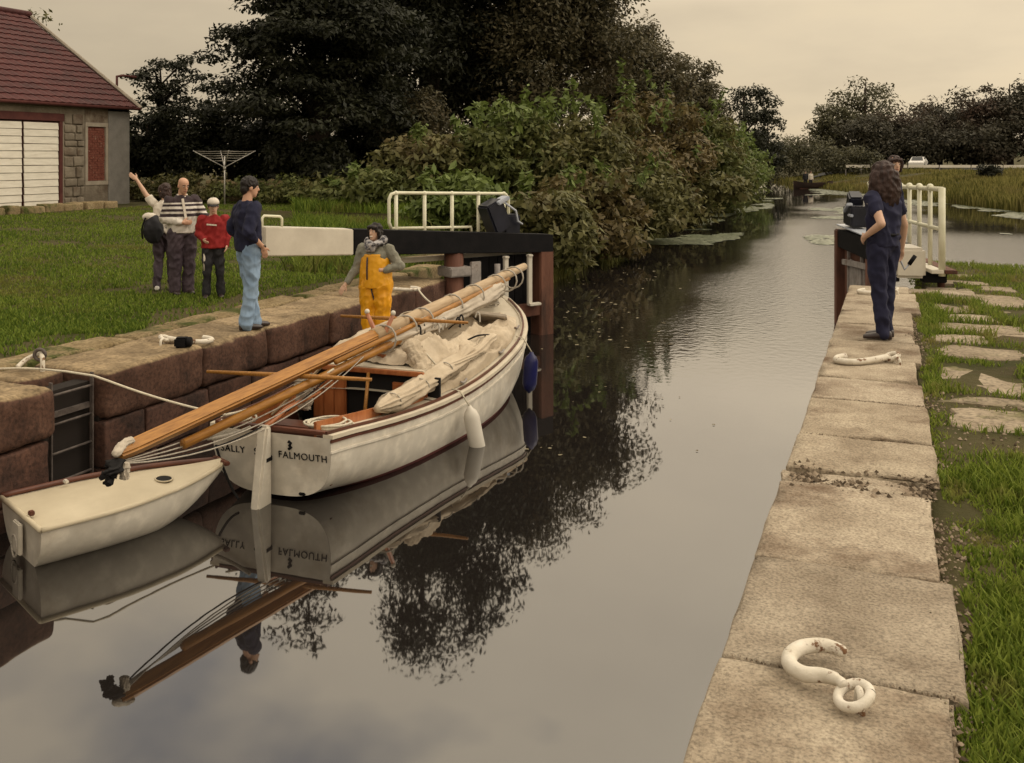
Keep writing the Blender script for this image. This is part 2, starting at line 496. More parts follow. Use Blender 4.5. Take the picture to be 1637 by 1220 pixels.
# --- hills far beyond the canal
m_hill = mat('far_hill', (0.035, 0.05, 0.03), (0.06, 0.075, 0.045), scale=0.02, rough=1, spec=0)
hv, hq = [], []
for j in range(2):
    for i in range(60):
        x = -700 + i * 26.0
        hv.append((x, 640 + 60 * j, -5 if j == 0 else 6 + 17 * math.exp(-((x + 215) / 120.0) ** 2) + 5 * nz3(x * 0.01, 2.2) + 2 * nz3(x * 0.05, 1)))
hv += [(p[0], p[1] + 90, p[2] - 3) for p in hv[60:]]
hq = [(j * 60 + i, j * 60 + i + 1, (j + 1) * 60 + i + 1, (j + 1) * 60 + i) for j in range(2) for i in range(59)]
tag(obj('hills', np_mesh('hills', np.array(hv), quads=np.array(hq), smooth=True), m_hill), kind='structure')

# ------------------------------------------------------------------ lock walls
m_copeR = mat('coping_stone_right', (0.285, 0.232, 0.172), (0.46, 0.392, 0.302), scale=3.4, rough=0.92, bump=1.0, bscale=34, bdist=0.022, c3=(0.150, 0.104, 0.070), s3=1.5, thr3=(0.50, 0.66), spec=0.15, speck=(0.66, 85), vary=0.16)
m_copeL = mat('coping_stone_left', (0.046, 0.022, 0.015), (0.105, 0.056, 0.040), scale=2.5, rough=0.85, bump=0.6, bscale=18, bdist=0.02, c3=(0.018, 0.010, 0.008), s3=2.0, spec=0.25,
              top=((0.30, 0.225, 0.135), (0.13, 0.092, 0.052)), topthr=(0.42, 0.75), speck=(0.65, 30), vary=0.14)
m_wall = mat('red_sandstone', (0.034, 0.016, 0.011), (0.090, 0.044, 0.031), scale=2.0, rough=0.8, bump=0.6, bscale=16, bdist=0.02, c3=(0.014, 0.009, 0.008), s3=1.4, thr3=(0.5, 0.68), spec=0.3, speck=(0.6, 25), vary=0.3)
m_moss = mat('mossy_stone', (0.17, 0.125, 0.066), (0.29, 0.225, 0.135), scale=3.0, rough=0.95, bump=0.6, bscale=20, bdist=0.015, c3=(0.055, 0.062, 0.018), s3=1.5, thr3=(0.5, 0.62), spec=0.1, speck=(0.6, 35))
m_core = mat('wall_core', (0.015, 0.011, 0.009), rough=0.95)
def lock_wall(name, label, x_face, sign, ztop, joints, width, courses, mc, seed, gap=None, depth=0.6, jx=0.012, chip=0.03):
    """sign = +1: the water lies at greater x than the stones"""
    root = thing(name, label, 'wall', (x_face, joints[0], 0))
    root['kind'] = 'thing'
    y0 = joints[0]
    rr = random.Random(seed)
    for i, (a_, b_) in enumerate(zip(joints, joints[1:])):
        w = width + rr.uniform(-0.07, 0.05)
        dz = rr.uniform(-0.006, 0.004); dx = rr.uniform(-0.004, 0.004) if sign < 0 else rr.uniform(-0.014, 0.012)
        ht = 0.46
        broken = sign < 0 and abs(a_ - 5.34) < 0.01
        if broken: dz = -0.028; w -= 0.12
        me = stone_mesh('coping_stone', (w, b_ - a_ - 0.004, ht), r=0.014 if sign < 0 else 0.07, seg=7, rough=(0.030 if broken else 0.009) if sign < 0 else 0.02, seed=seed + i * 3.1, freq=6.0 if broken else 2.6, chip=chip)
        if gap and abs(a_ - gap[0]) < 0.01:
            continue
        obj('coping_stone', me, mc, root, (-sign * w / 2 + dx, (a_ + b_) / 2 - y0, ztop + dz))
    z = ztop - 0.475
    for k, ch in enumerate(courses):
        y = joints[0] - rr.uniform(0.1, 0.7)
        shapes = {}
        while y < joints[-1]:
            ln = rr.choice((0.75, 0.95, 1.15, 1.35))
            ya, yb = max(y, joints[0]), min(y + ln, joints[-1])
            if gap:
                if ya < gap[1] and yb > gap[0]:
                    if ya < gap[0] - 0.12: yb = gap[0]
                    elif yb > gap[1] + 0.12: ya = gap[1]
                    else: yb = ya
            if yb - ya > 0.1:
                key = (round(yb - ya, 2), rr.randrange(3))
                if key not in shapes:
                    shapes[key] = stone_mesh('wall_stone', (depth, yb - ya - 0.014, ch - 0.012), r=0.025, seg=3, rough=0.018, seed=seed + k * 7 + len(shapes) * 1.3, freq=3.0)
                obj('wall_stone', shapes[key], m_wall, root, (-sign * (depth / 2 + 0.02 + rr.uniform(-jx, jx)), (ya + yb) / 2 - y0, z))
            y += ln
        z -= ch
    c = MB()
    segs = [(joints[0], joints[-1])] if not gap else [(joints[0], gap[0]), (gap[1], joints[-1])]
    for a_, b_ in segs:
        c.box((-sign * 0.42, (a_ + b_) / 2 - y0, (ztop - 0.06 - 1.2) / 2), (0.62, b_ - a_ - 0.03, ztop - 0.06 + 1.2))
    if gap:
        c.box((-sign * 0.30, (gap[0] + gap[1]) / 2 - y0, (ztop - 0.1 - 1.2) / 2), (0.18, gap[1] - gap[0] + 0.05, ztop - 0.1 + 1.2))
    c.build('wall_core', m_core, root)
    return root
JL = [1.2, 2.9, 4.25, 5.45, 6.42, 6.98, 8.35, 9.5, 10.85, 12.1, 13.25, YLE]
lw = lock_wall('lock_wall', 'dark red sandstone lock wall with worn coping behind the moored boats', XL, 1, ZL, JL, 1.02, (0.44, 0.44, 0.46), m_copeL, 3.0, gap=(6.42, 6.98))
# coping carried behind the ladder recess, and a second row of flat mossy stones behind the coping
obj('coping_stone', stone_mesh('coping_stone', (0.52, 0.55, 0.46), r=0.06, seg=5, rough=0.016, seed=77), m_copeL, lw, (-0.75, 6.70 - JL[0], ZL - 0.01))
y = JL[0]; i = 0
while y < YLE + 0.8:
    ln = rnd.uniform(0.7, 1.5); w = rnd.uniform(0.36, 0.55)
    obj('backing_stone', stone_mesh('backing_stone', (w, ln - 0.05, 0.25), r=0.04, seg=4, rough=0.02, seed=50 + i, chip=0.04), m_moss, lw, (-1.06 - w / 2, y + ln / 2 - JL[0], ZL - 0.015 + rnd.uniform(-0.02, 0.015)))
    y += ln; i += 1
JR = [-0.9, 0.35, 1.35, 2.38, 3.39, 4.30, 5.34, 5.60, 6.30, 7.27, 7.95, 8.75, 9.65, 10.6, 11.5, 12.4, 13.15, YRE]
rw = lock_wall('lock_wall', 'pale worn lock coping with white iron hooks beside the grass verge', XR, -1, ZR, JR, 0.78, (0.45, 0.45, 0.46, 0.45), m_copeR, 21.0, chip=0.045)
# return walls of the gate recesses
for (x0, x1, y_, zt, lab, sd_) in ((-8.3, XL - 0.62, YLE + 0.02, ZL - 0.1, None, 5), (XR + 0.6, 0.95, YRE + 0.05, ZR - 0.02, None, 9)):
    root = lw if x0 < -2 else rw
    o = root.location
    z = zt
    for k in range(5):
        obj('return_stone', stone_mesh('return_stone', (x1 - x0, 0.4, 0.44), r=0.03, seg=4, rough=0.015, seed=sd_ + k), m_wall if x0 < -2 else m_copeR, root, ((x0 + x1) / 2 - o.x, y_ - 0.18 - o.y, z))
        z -= 0.445
# --- iron ladder in the recess of the left wall
m_iron = mat('weathered_iron', (0.06, 0.048, 0.044), (0.14, 0.118, 0.105), scale=9, rough=0.6, metal=0.3, bump=0.2, bscale=40)
lad = thing('wall_ladder', 'grey iron ladder set into the recess of the red lock wall', 'ladder', (XL - 0.13, 6.70, 0))
for s in (-1, 1):
    MB().box((0, s * 0.235, 0.25), (0.035, 0.015, 1.7)).build('rail', m_iron, lad)
rung = MB().tube([(0, -0.235, 0), (0, 0.235, 0)], 0.012, 8).mesh('rung', True)
for k in range(7):
    obj('rung', rung, m_iron, lad, (0, 0, 0.98 - k * 0.26))
MB().box((-0.03, 0.0, 0.80), (0.03, 0.46, 0.05)).build('bracket', m_iron, lad)

# ------------------------------------------------------------------ paving in the right verge
m_slab = mat('verge_slab_stone', (0.20, 0.16, 0.115), (0.33, 0.275, 0.205), vary=0.2, scale=2.5, rough=0.95, bump=0.5, bscale=22, bdist=0.015, c3=(0.12, 0.115, 0.05), s3=1.7, thr3=(0.55, 0.68), spec=0.1, speck=(0.6, 30))
pave = thing('stone_path', 'rows of flat irregular slabs sunk in the grass beside the coping', 'path', (0.9, 2, ZR - 0.06))
pave['kind'] = 'structure'
SLABS = []   # (x0, x1, y0, y1)
def slab(pa, pb, y_lo, y_hi, seed):
    """corner columns of the slab at its near and far edge rows"""
    a_, b_ = G(pa, y_lo, 1.36), G(pb, y_lo, 1.36)
    c_, d_ = G(pa + (1430 - pa) * (y_lo - y_hi) / max(1, (y_lo - 250)), y_hi, 1.36), G(pb + (1430 - pb) * (y_lo - y_hi) / max(1, (y_lo - 250)), y_hi, 1.36)
    x0, x1 = a_.x, b_.x
    ya, yb = (a_.y + b_.y) / 2, (c_.y + d_.y) / 2
    if yb < ya: ya, yb = yb, ya
    rr = random.Random(seed); n = 18; poly = []
    cx, cy, hx, hy = (x0 + x1) / 2, (ya + yb) / 2, (x1 - x0) / 2, (yb - ya) / 2
    for k in range(n):
        t_ = 2 * math.pi * k / n
        q = 1 / max(abs(math.cos(t_)), abs(math.sin(t_))) ** 0.78
        q *= 1 + rr.uniform(-0.17, 0.07)
        poly.append((cx + hx * math.cos(t_) * q * 1.03, cy + hy * math.sin(t_) * q * 0.97))
    mbs = MB()
    zz = rr.uniform(-0.030, -0.012)
    vs = []
    for (kk, z) in ((1.0, -0.08), (1.0, zz + 0.018), (0.965, zz + 0.034), (0.6, zz + 0.038)):
        for x, y in poly:
            px_, py_ = cx + (x - cx) * kk, cy + (y - cy) * kk
            vs.append((px_ - 0.9, py_ - 2, z + (0.010 * nz3(px_ * 3, py_ * 3, seed) if z > 0 else 0)))
    fs = [(j * n + k, j * n + (k + 1) % n, (j + 1) * n + (k + 1) % n, (j + 1) * n + k) for j in range(3) for k in range(n)] + [tuple(range(3 * n, 4 * n))]
    mbs.add(vs, fs).build('slab', m_slab, pave, auto=40)
    SLABS.append((x0, x1, ya, yb))
k = 0
for (pa, pb, lo, hi) in ((1502, 1660, 625, 577), (1500, 1700, 645, 628), (1520, 1720, 688, 650), (1508, 1800, 720, 690), (1500, 1640, 570, 549), (1490, 1580, 546, 532), (1590, 1700, 548, 526), (1500, 1640, 530, 514), (1512, 1600, 511, 499),
                         (1600, 1700, 512, 492), (1490, 1560, 497, 483), (1570, 1660, 489, 474), (1500, 1640, 479, 467), (1480, 1560, 465, 456), (1570, 1630, 464, 455), (1505, 1580, 452, 446), (1530, 1560, 441, 436), (1660, 1800, 610, 560), (1730, 1900, 690, 640)):
    slab(pa, pb, lo, hi, 100 + k); k += 1
# ------------------------------------------------------------------ grass
def blades(name, pts, hmin, hmax, wid, m, lean=0.35, sizes=None):
    """one mesh of tapering blades rooted at pts"""
    n = len(pts)
    pts = np.asarray(pts)
    an = nrg.uniform(0, 2 * np.pi, n); h = nrg.uniform(hmin, hmax, n)
    if sizes is not None: h = h * sizes
    la = nrg.uniform(0, 2 * np.pi, n); ll = nrg.uniform(0.1, 1.0, n) * lean * h
    w = wid * nrg.uniform(0.6, 1.3, n)
    dx, dy = np.cos(an) * w / 2, np.sin(an) * w / 2
    z0 = pts[:, 2] - 0.01
    v = np.empty((n, 5, 3))
    v[:, 0] = np.stack([pts[:, 0] - dx, pts[:, 1] - dy, z0], 1); v[:, 1] = np.stack([pts[:, 0] + dx, pts[:, 1] + dy, z0], 1)
    mx, my = pts[:, 0] + np.cos(la) * ll * 0.35, pts[:, 1] + np.sin(la) * ll * 0.35
    v[:, 2] = np.stack([mx + dx * 0.8, my + dy * 0.8, z0 + h * 0.62], 1); v[:, 3] = np.stack([mx - dx * 0.8, my - dy * 0.8, z0 + h * 0.62], 1)
    v[:, 4] = np.stack([pts[:, 0] + np.cos(la) * ll, pts[:, 1] + np.sin(la) * ll, z0 + h], 1)
    base = np.arange(n)[:, None] * 5
    tris = np.concatenate([base + np.array([0, 1, 2]), base + np.array([0, 2, 3]), base + np.array([3, 2, 4])], 0)
    return obj(name, np_mesh(name, v.reshape(-1, 3), tris=tris), m)
m_grass = mat('lawn_grass', (0.0672, 0.1098, 0.0134), (0.1848, 0.2408, 0.0381), scale=0.5, rough=0.7, leaf=0.35, spec=0.15, c3=(0.1904, 0.1512, 0.0504), s3=0.45, thr3=(0.54, 0.72))
m_grassR = mat('verge_grass', (0.0840, 0.1254, 0.0134), (0.2240, 0.2744, 0.0470), scale=0.8, rough=0.7, leaf=0.35, spec=0.15, c3=(0.2464, 0.2016, 0.0728), s3=1.5, thr3=(0.52, 0.66))
pts = []
for _ in range(150000):
    Zd = 10.0 + 26 * rnd.random() ** 1.5
    px = rnd.uniform(-60, 760)
    p = P(px, Zd)
    edge = -8.22 + 0.16 * nz3(p.x * 1.3, p.y * 1.3, 5) + 0.10 * nz3(p.x * 5, p.y * 5, 8)
    if p.x > edge or p.x < -22.2 or p.y > 28: continue
    bare = nz3(p.x * 0.55, p.y * 0.55, 12)
    bare += 0.25 * nz3(p.x * 2.1, p.y * 2.1, 55) + 0.22 * (1 - sstep(0.2, 1.3, -8.25 - p.x))
    if bare > 0.30 and rnd.random() < 0.85: continue
    pts.append((p.x, p.y, hgt(p.x, p.y), 1.0 + 0.5 * nz3(p.x, p.y, 3)))
pts = np.array(pts)
g1 = blades('lawn_grass', pts[:, :3], 0.035, 0.075, 0.022, m_grass, lean=0.7, sizes=pts[:, 3])
tag(g1, 'mown green lawn between the left coping and the stone outbuilding', 'grass', kind='stuff')
pts = []
tries = 0
while len(pts) < 95000 and tries < 420000:
    tries += 1
    y = 1.6 + 16.4 * rnd.random() ** 1.7
    x = 0.12 + rnd.random() ** 1.1 * (0.65 + 0.24 * y)
    joint = 0.225 + 0.075 * nz3(3.3, y * 1.7, 1) + 0.04 * nz3(8.8, y * 6, 1)
    if x < joint: continue
    mg = abs(rnd.gauss(0, 0.05)) + 0.05 * max(0, nz3(x * 5, y * 5, 77))
    if any(a_ + mg < x < b_ - mg and c_ + mg < y < d_ - mg for a_, b_, c_, d_ in SLABS): continue
    dirt = nz3(x * 0.8 + 4, y * 0.9, 31) + 0.35 * nz3(x * 4, y * 4, 7)
    if 4.3 < y < 6.2: dirt += 0.16 if (y > 5.2 or y < 4.7) else -0.05
    if x < 0.45 and y < 6.2: dirt += 0.12 * (0.5 + nz3(1.1, y * 1.1, 9))
    if dirt > 0.24 and rnd.random() < 0.93: continue
    if dirt > 0.08 and rnd.random() < 0.45: continue
    s = 0.55 + 0.35 * nz3(x * 1.2, y * 1.2, 41) + (0.35 if dirt < -0.1 else 0)
    pts.append((x, y, max(hgt(x, y), 1.30), s * (0.6 + 0.4 * sstep(0.2, 0.6, x))))
pts = np.array(pts)
g2 = blades('verge_grass', pts[:, :3], 0.05, 0.13, 0.011, m_grassR, lean=0.9, sizes=pts[:, 3])
tag(g2, 'patchy grass verge growing along the right coping', 'grass', kind='stuff')
# leaf litter, grit and small stones on the verge and in the broken coping joints
m_grit = mat('grit_and_litter', (0.06, 0.043, 0.028), (0.25, 0.195, 0.14), scale=9, rough=0.95, leaf=0.02, spec=0.1)
v, q = [], []
def grit(p, r):
    o_ = len(v)
    a_ = rnd.uniform(0, 6.28)
    for k in range(4):
        v.append((p[0] + r * rnd.uniform(0.6, 1.2) * math.cos(a_ + k * 1.57), p[1] + r * rnd.uniform(0.6, 1.2) * math.sin(a_ + k * 1.57), p[2] - 0.004))
    v.append((p[0] + rnd.uniform(-0.3, 0.3) * r, p[1] + rnd.uniform(-0.3, 0.3) * r, p[2] + r * rnd.uniform(0.25, 0.8)))
    for k in range(4): q.append((o_ + k, o_ + (k + 1) % 4, o_ + 4))
for _ in range(3400):
    y = 2 + 6 * rnd.random() ** 1.2; x = 0.15 + rnd.random() * 1.7
    if nz3(x * 0.8 + 4, y * 0.9, 31) + (0.15 if 5.2 < y < 6.2 else 0) > -0.05 or rnd.random() < 0.15:
        grit((x, y, hgt(x, y) + 0.004), rnd.uniform(0.004, 0.014) * (1.8 if rnd.random() < 0.06 else 1))
for _ in range(1100):
    j = rnd.choice([3.39, 5.47, 5.47, 5.47, 5.47, 5.47, 6.3, 7.27])
    y = j + rnd.gauss(0, 0.012 if j != 5.47 else 0.085); x = rnd.uniform(XR + 0.03, 0.2)
    grit((x, y, ZR - 0.004 - (0.022 if abs(y - 5.47) < 0.12 else 0)), rnd.uniform(0.002, 0.006 if j != 5.47 else 0.022))
for _ in range(2600):   # crumbled soil along the grass edge of the coping
    y = 2.2 + 9 * rnd.random() ** 1.5; x = 0.20 + rnd.gauss(0, 0.05)
    if nz3(2.2, y * 1.6, 5) < -0.05: continue
    grit((x, y, ZR - 0.012 if x < 0.19 else 1.335), rnd.uniform(0.004, 0.015))
tag(obj('grit', np_mesh('grit', np.array(v), tris=np.array(q)), m_grit), 'loose grit and dry litter on the bare ground by the coping', 'gravel', kind='stuff')
# ------------------------------------------------------------------ lock gates
m_black = mat('black_gate_paint', (0.004, 0.004, 0.005), (0.009, 0.008, 0.009), scale=5, rough=0.65, bump=0.15, bscale=30, spec=0.12)
m_white = mat('white_gate_paint', (0.50, 0.46, 0.39), (0.60, 0.56, 0.48), scale=3, rough=0.55, bump=0.1, bscale=40, c3=(0.42, 0.36, 0.26), s3=3, thr3=(0.66, 0.8))
m_rail = mat('cream_rail_paint', (0.58, 0.56, 0.41), (0.68, 0.66, 0.52), scale=6, rough=0.45, c3=(0.45, 0.36, 0.2), s3=9, thr3=(0.68, 0.8))
m_timber = mat('wet_gate_timber', (0.075, 0.028, 0.018), (0.15, 0.066, 0.042), scale=3, rough=0.75, stretch=(1, 1, 0.25), bump=0.4, bscale=20, c3=(0.025, 0.016, 0.012), s3=2)
m_grey = mat('grey_iron_paint', (0.20, 0.18, 0.17), (0.33, 0.30, 0.28), scale=6, rough=0.6, bump=0.2, bscale=30, c3=(0.11, 0.06, 0.04), s3=4)
m_gear = mat('navy_gear_paint', (0.008, 0.009, 0.016), (0.017, 0.018, 0.030), scale=4, rough=0.35, spec=0.4)
m_gplate = mat('pale_gear_plate', (0.32, 0.35, 0.42), (0.42, 0.44, 0.48), scale=6, rough=0.4)
def taper_beam(mb, x0, x1, w0, w1, zt0, zt1, h0, h1):
    vs = []
    for x, w, zt, h in ((x0, w0, zt0, h0), (x1, w1, zt1, h1)):
        vs += [(x, -w / 2, zt - h), (x, w / 2, zt - h), (x, w / 2, zt), (x, -w / 2, zt)]
    return mb.add(vs, [(0, 1, 2, 3)[::-1], (4, 5, 6, 7), (0, 4, 7, 3), (1, 2, 6, 5), (3, 7, 6, 2), (0, 1, 5, 4)])
def bevel_build(mb, name, m, parent, w=0.012, loc=(0, 0, 0)):
    me = mb.mesh(name)
    bm = bmesh.new(); bm.from_mesh(me)
    bmesh.ops.recalc_face_normals(bm, faces=bm.faces)
    bmesh.ops.bevel(bm, geom=list(bm.edges), offset=w, segments=2, affect='EDGES', clamp_overlap=True)
    bm.to_mesh(me); bm.free()
    return obj(name, me, m, parent, loc)
# ---- left gate: local +x runs along the beam from its white outer end to the mitre post, +y is upstream / left
A, B = P(416, 14.0), P(868, 17.0)
d = B - A; LB = Vector((d.x, d.y)).length; ang = math.atan2(d.y, d.x)
gl = thing('lock_gate', 'open lock gate with black balance beam, its outer end painted white', 'gate', (A.x, A.y, 0), ang)
zt = lambda x: 2.09 - 0.35 * x / LB
hh = lambda x: 0.42 - 0.11 * x / LB
xw = 1.40
beam = bevel_build(taper_beam(MB(), xw, LB + 0.12, 0.36, 0.30, zt(xw), zt(LB + 0.12), hh(xw), hh(LB)), 'balance_beam', m_black, gl, 0.012)
bevel_build(taper_beam(MB(), 0, xw - 0.002, 0.37, 0.362, zt(0), zt(xw), hh(0), hh(xw)), 'white_beam_end', m_white, beam, 0.014)
MB().tube([(0.03, 0, zt(0) - 0.02), (0.03, 0, zt(0) + 0.12), (0.06, 0, zt(0) + 0.15), (0.30, 0, zt(0) + 0.13), (0.33, 0, zt(0) + 0.10), (0.33, 0, zt(0) - 0.02)], 0.02, 8).build('handle', m_rail, gl, True)
# posts and boards of the leaf
xp = 3.30   # the pivot
MB().tube([(xp, 0, -1.0), (xp, 0, zt(xp) - hh(xp) + 0.02)], [0.17, 0.16], 12).build('heel_post', m_timber, gl, True)
bevel_build(MB().box((xp, -0.02, 1.22), (0.42, 0.42, 0.16)), 'iron_collar', m_grey, gl, 0.02)
bevel_build(MB().box((xp + 0.3, -0.19, 1.18), (0.20, 0.05, 0.38)), 'iron_strap', m_grey, gl, 0.01)
bevel_build(MB().box((LB - 0.02, 0, 0.25), (0.30, 0.30, 2.45)), 'mitre_post', m_timber, gl, 0.02)
bevel_build(MB().box(((xp + LB) / 2, 0, 0.44), (LB - xp - 0.3, 0.26, 0.2)), 'cross_rail', m_timber, gl, 0.015)
nb = 8
for k in range(nb):
    x = xp + 0.22 + (LB - xp - 0.42) * (k + 0.5) / nb
    bevel_build(MB().box((x, 0.11 + rnd.uniform(-0.006, 0.006), 0.25), ((LB - xp - 0.42) / nb - 0.008, 0.06, 2.3)), 'board', m_black, gl, 0.004)  # boards coloured black for the shadow and dark water behind the brackets
for x in (LB - 0.92, LB - 0.42):
    o = MB().box((x, -0.17, 0.98), (0.085, 0.06, 0.86)).box((x + 0.08, -0.20, 0.565), (0.24, 0.10, 0.045)).box((x, -0.17, 1.40), (0.09, 0.1, 0.04))
    bevel_build(o, 'bracket', m_white, gl, 0.008)
MB().tube([(xp + 0.75, -0.17, 1.3), (xp + 0.75, -0.17, 0.9), (xp + 0.72, -0.17, 0.6)], [0.05, 0.045, 0.09], 10).build('paddle_rod', m_grey, gl, True)
# walkway planks, white edged, on the upstream side
wy = 0.52
for k in range(3):
    bevel_build(MB().box((3.45, 0.30 + 0.17 * k, 1.42), (2.9, 0.16, 0.05)), 'walkway_plank', m_moss if k else m_timber, gl, 0.006)
bevel_build(MB().box((3.45, 0.195, 1.425), (2.92, 0.03, 0.085)), 'walkway_edge', m_white, gl, 0.006)
MB().tube([(2.1, 0.21, 1.38), (2.1, 0.21, 0.95)], 0.03, 8).build('walkway_leg', m_rail, gl, True)
# hand rail
x0, x1 = 2.42, 4.72
zb, ztp = 1.90, 2.50
ry = wy
def railpart(name, pts, r=0.028):
    MB().tube(pts, r, 10).build(name, m_rail, gl, True)
railpart('top_rail', [(x0, ry, zb + 0.02), (x0 - 0.04, ry, zb + 0.12), (x0 - 0.04, ry, ztp - 0.10), (x0, ry, ztp - 0.02), (x0 + 0.08, ry, ztp), (x1 - 0.08, ry, ztp - 0.06), (x1, ry, ztp - 0.08), (x1 + 0.05, ry, ztp - 0.16), (x1 + 0.05, ry, zb + 0.0), (x1, ry, zb - 0.08)])
railpart('lower_rail', [(x0, ry, zb + 0.02), (x0 + 1.55, ry, zb - 0.02), (x0 + 1.6, ry, zb - 0.3)])
for k in range(5):
    x = x0 + 0.09 + (x1 - x0 - 0.14) * k / 4
    railpart('rail_post', [(x, ry, 1.42), (x, ry, ztp - 0.01 - 0.06 * k / 4)], 0.031)
    MB().ball((x, ry, ztp - 0.005 - 0.06 * k / 4), 0.043, 10, 6).build('rail_joint', m_rail, gl, True)
# paddle gear
rot = Matrix.Rotation(R(-24), 3, 'Y')
gear = bevel_build(MB().box((4.32, 0.30, 2.06), (0.36, 0.34, 0.55), rot=rot).box((4.62, 0.32, 1.84), (0.34, 0.30, 0.5)), 'paddle_gear', m_gear, gl, 0.03)
bevel_build(MB().box((4.38, 0.20, 2.34), (0.26, 0.22, 0.07), rot=rot), 'gear_plate', m_gplate, gear, 0.015)
MB().tube([(4.40, 0.10, 2.30), (4.62, 0.09, 2.16), (4.66, 0.09, 1.98), (4.76, 0.09, 1.92)], 0.02, 8).build('crank', m_gplate, gear, True)
# ---- right gate
A, B = P(1456, 13.0), P(1350, 18.0)
d = B - A; LB = Vector((d.x, d.y)).length; ang = math.atan2(d.y, d.x)
gr = thing('lock_gate', 'open lock gate by the grass verge, white beam end and picket rail', 'gate', (A.x, A.y, 0), ang)
# local +x up the canal, +y = towards the water (left), -y = landward
bz = 1.87
beam = bevel_build(taper_beam(MB(), 0.7, LB, 0.36, 0.30, bz, bz - 0.12, 0.36, 0.32), 'balance_beam', m_black, gr, 0.015)
bevel_build(taper_beam(MB(), 0, 0.698, 0.40, 0.362, bz, bz, 0.41, 0.37), 'white_beam_end', m_white, beam, 0.04)
bevel_build(MB().box((LB / 2 + 0.6, 0, bz - 0.03), (LB - 1.4, 0.33, 0.02)), 'pale_beam_top', m_gplate, beam, 0.004)
bevel_build(MB().box((LB - 0.05, 0.02, 0.35), (0.30, 0.30, 2.8)), 'mitre_post', m_timber, gr, 0.02)
MB().tube([(2.2, 0, -1), (2.2, 0, 1.5)], 0.17, 12).build('heel_post', m_timber, gr, True)
for k in range(8):
    x = 2.45 + (LB - 2.7) * (k + 0.5) / 8
    bevel_build(MB().box((x, 0.0 + rnd.uniform(-0.006, 0.006), 0.45), ((LB - 2.7) / 8 - 0.008, 0.08, 2.2)), 'board', m_timber, gr, 0.004)
for x in (2.9, 4.1):
    bevel_build(MB().box((x, 0.09, 1.15), (0.07, 0.05, 0.9)), 'iron_strap', m_grey, gr, 0.008)
bevel_build(MB().box((3.4, 0.12, 1.28), (2.2, 0.05, 0.10), rot=Matrix.Rotation(R(4), 3, 'Y')), 'cross_strap', m_grey, gr, 0.008)
bevel_build(MB().box((3.45, 0.07, 1.05), (1.5, 0.03, 0.5)), 'paddle_panel', m_grey, gr, 0.01)
for k in range(2):
    bevel_build(MB().box((2.4, -0.33 - 0.17 * k, 1.56), (4.9, 0.16, 0.05)), 'walkway_plank', m_timber if k else m_white, gr, 0.006)
bevel_build(MB().box((0.22, -0.34, 1.46), (0.22, 0.30, 0.13)), 'step_block', m_black, gr, 0.01)
for x in (0.25, 1.6):
    MB().tube([(x, -0.45, 1.25), (x, -0.45, 1.55)], 0.05, 8).build('walkway_leg', m_timber, gr, True)
rail_y = -0.40
zt0, zlow = 2.68, 2.12
for k in range(9):
    x = 0.02 + 0.60 * k
    MB().tube([(x, rail_y, 1.52 if k else 1.50), (x, rail_y, zt0 - 0.01 * k)], 0.030 if k else 0.044, 10).build('rail_post', m_rail, gr, True)
    if k: MB().ball((x, rail_y, zt0 - 0.01 * k), 0.05, 10, 6).build('rail_joint', m_rail, gr, True)
MB().tube([(0.02, rail_y, zt0 - 0.02), (4.85, rail_y, zt0 - 0.10)], 0.034, 10).build('top_rail', m_rail, gr, True)
MB().tube([(0.02, rail_y, zlow), (4.85, rail_y, zlow - 0.02)], 0.028, 10).build('lower_rail', m_rail, gr, True)
gear = bevel_build(MB().box((LB - 1.0, -0.02, 2.06), (0.75, 0.30, 0.36)).box((LB - 0.7, -0.05, 2.2), (0.3, 0.24, 0.5), rot=rot), 'paddle_gear', m_gear, gr, 0.03)
bevel_build(MB().box((LB - 1.05, 0.12, 2.2), (0.4, 0.10, 0.06), rot=Matrix.Rotation(R(20), 3, 'Y')).box((LB - 1.3, 0.12, 2.08), (0.25, 0.06, 0.05)), 'gear_plate', m_gplate, gear, 0.01)

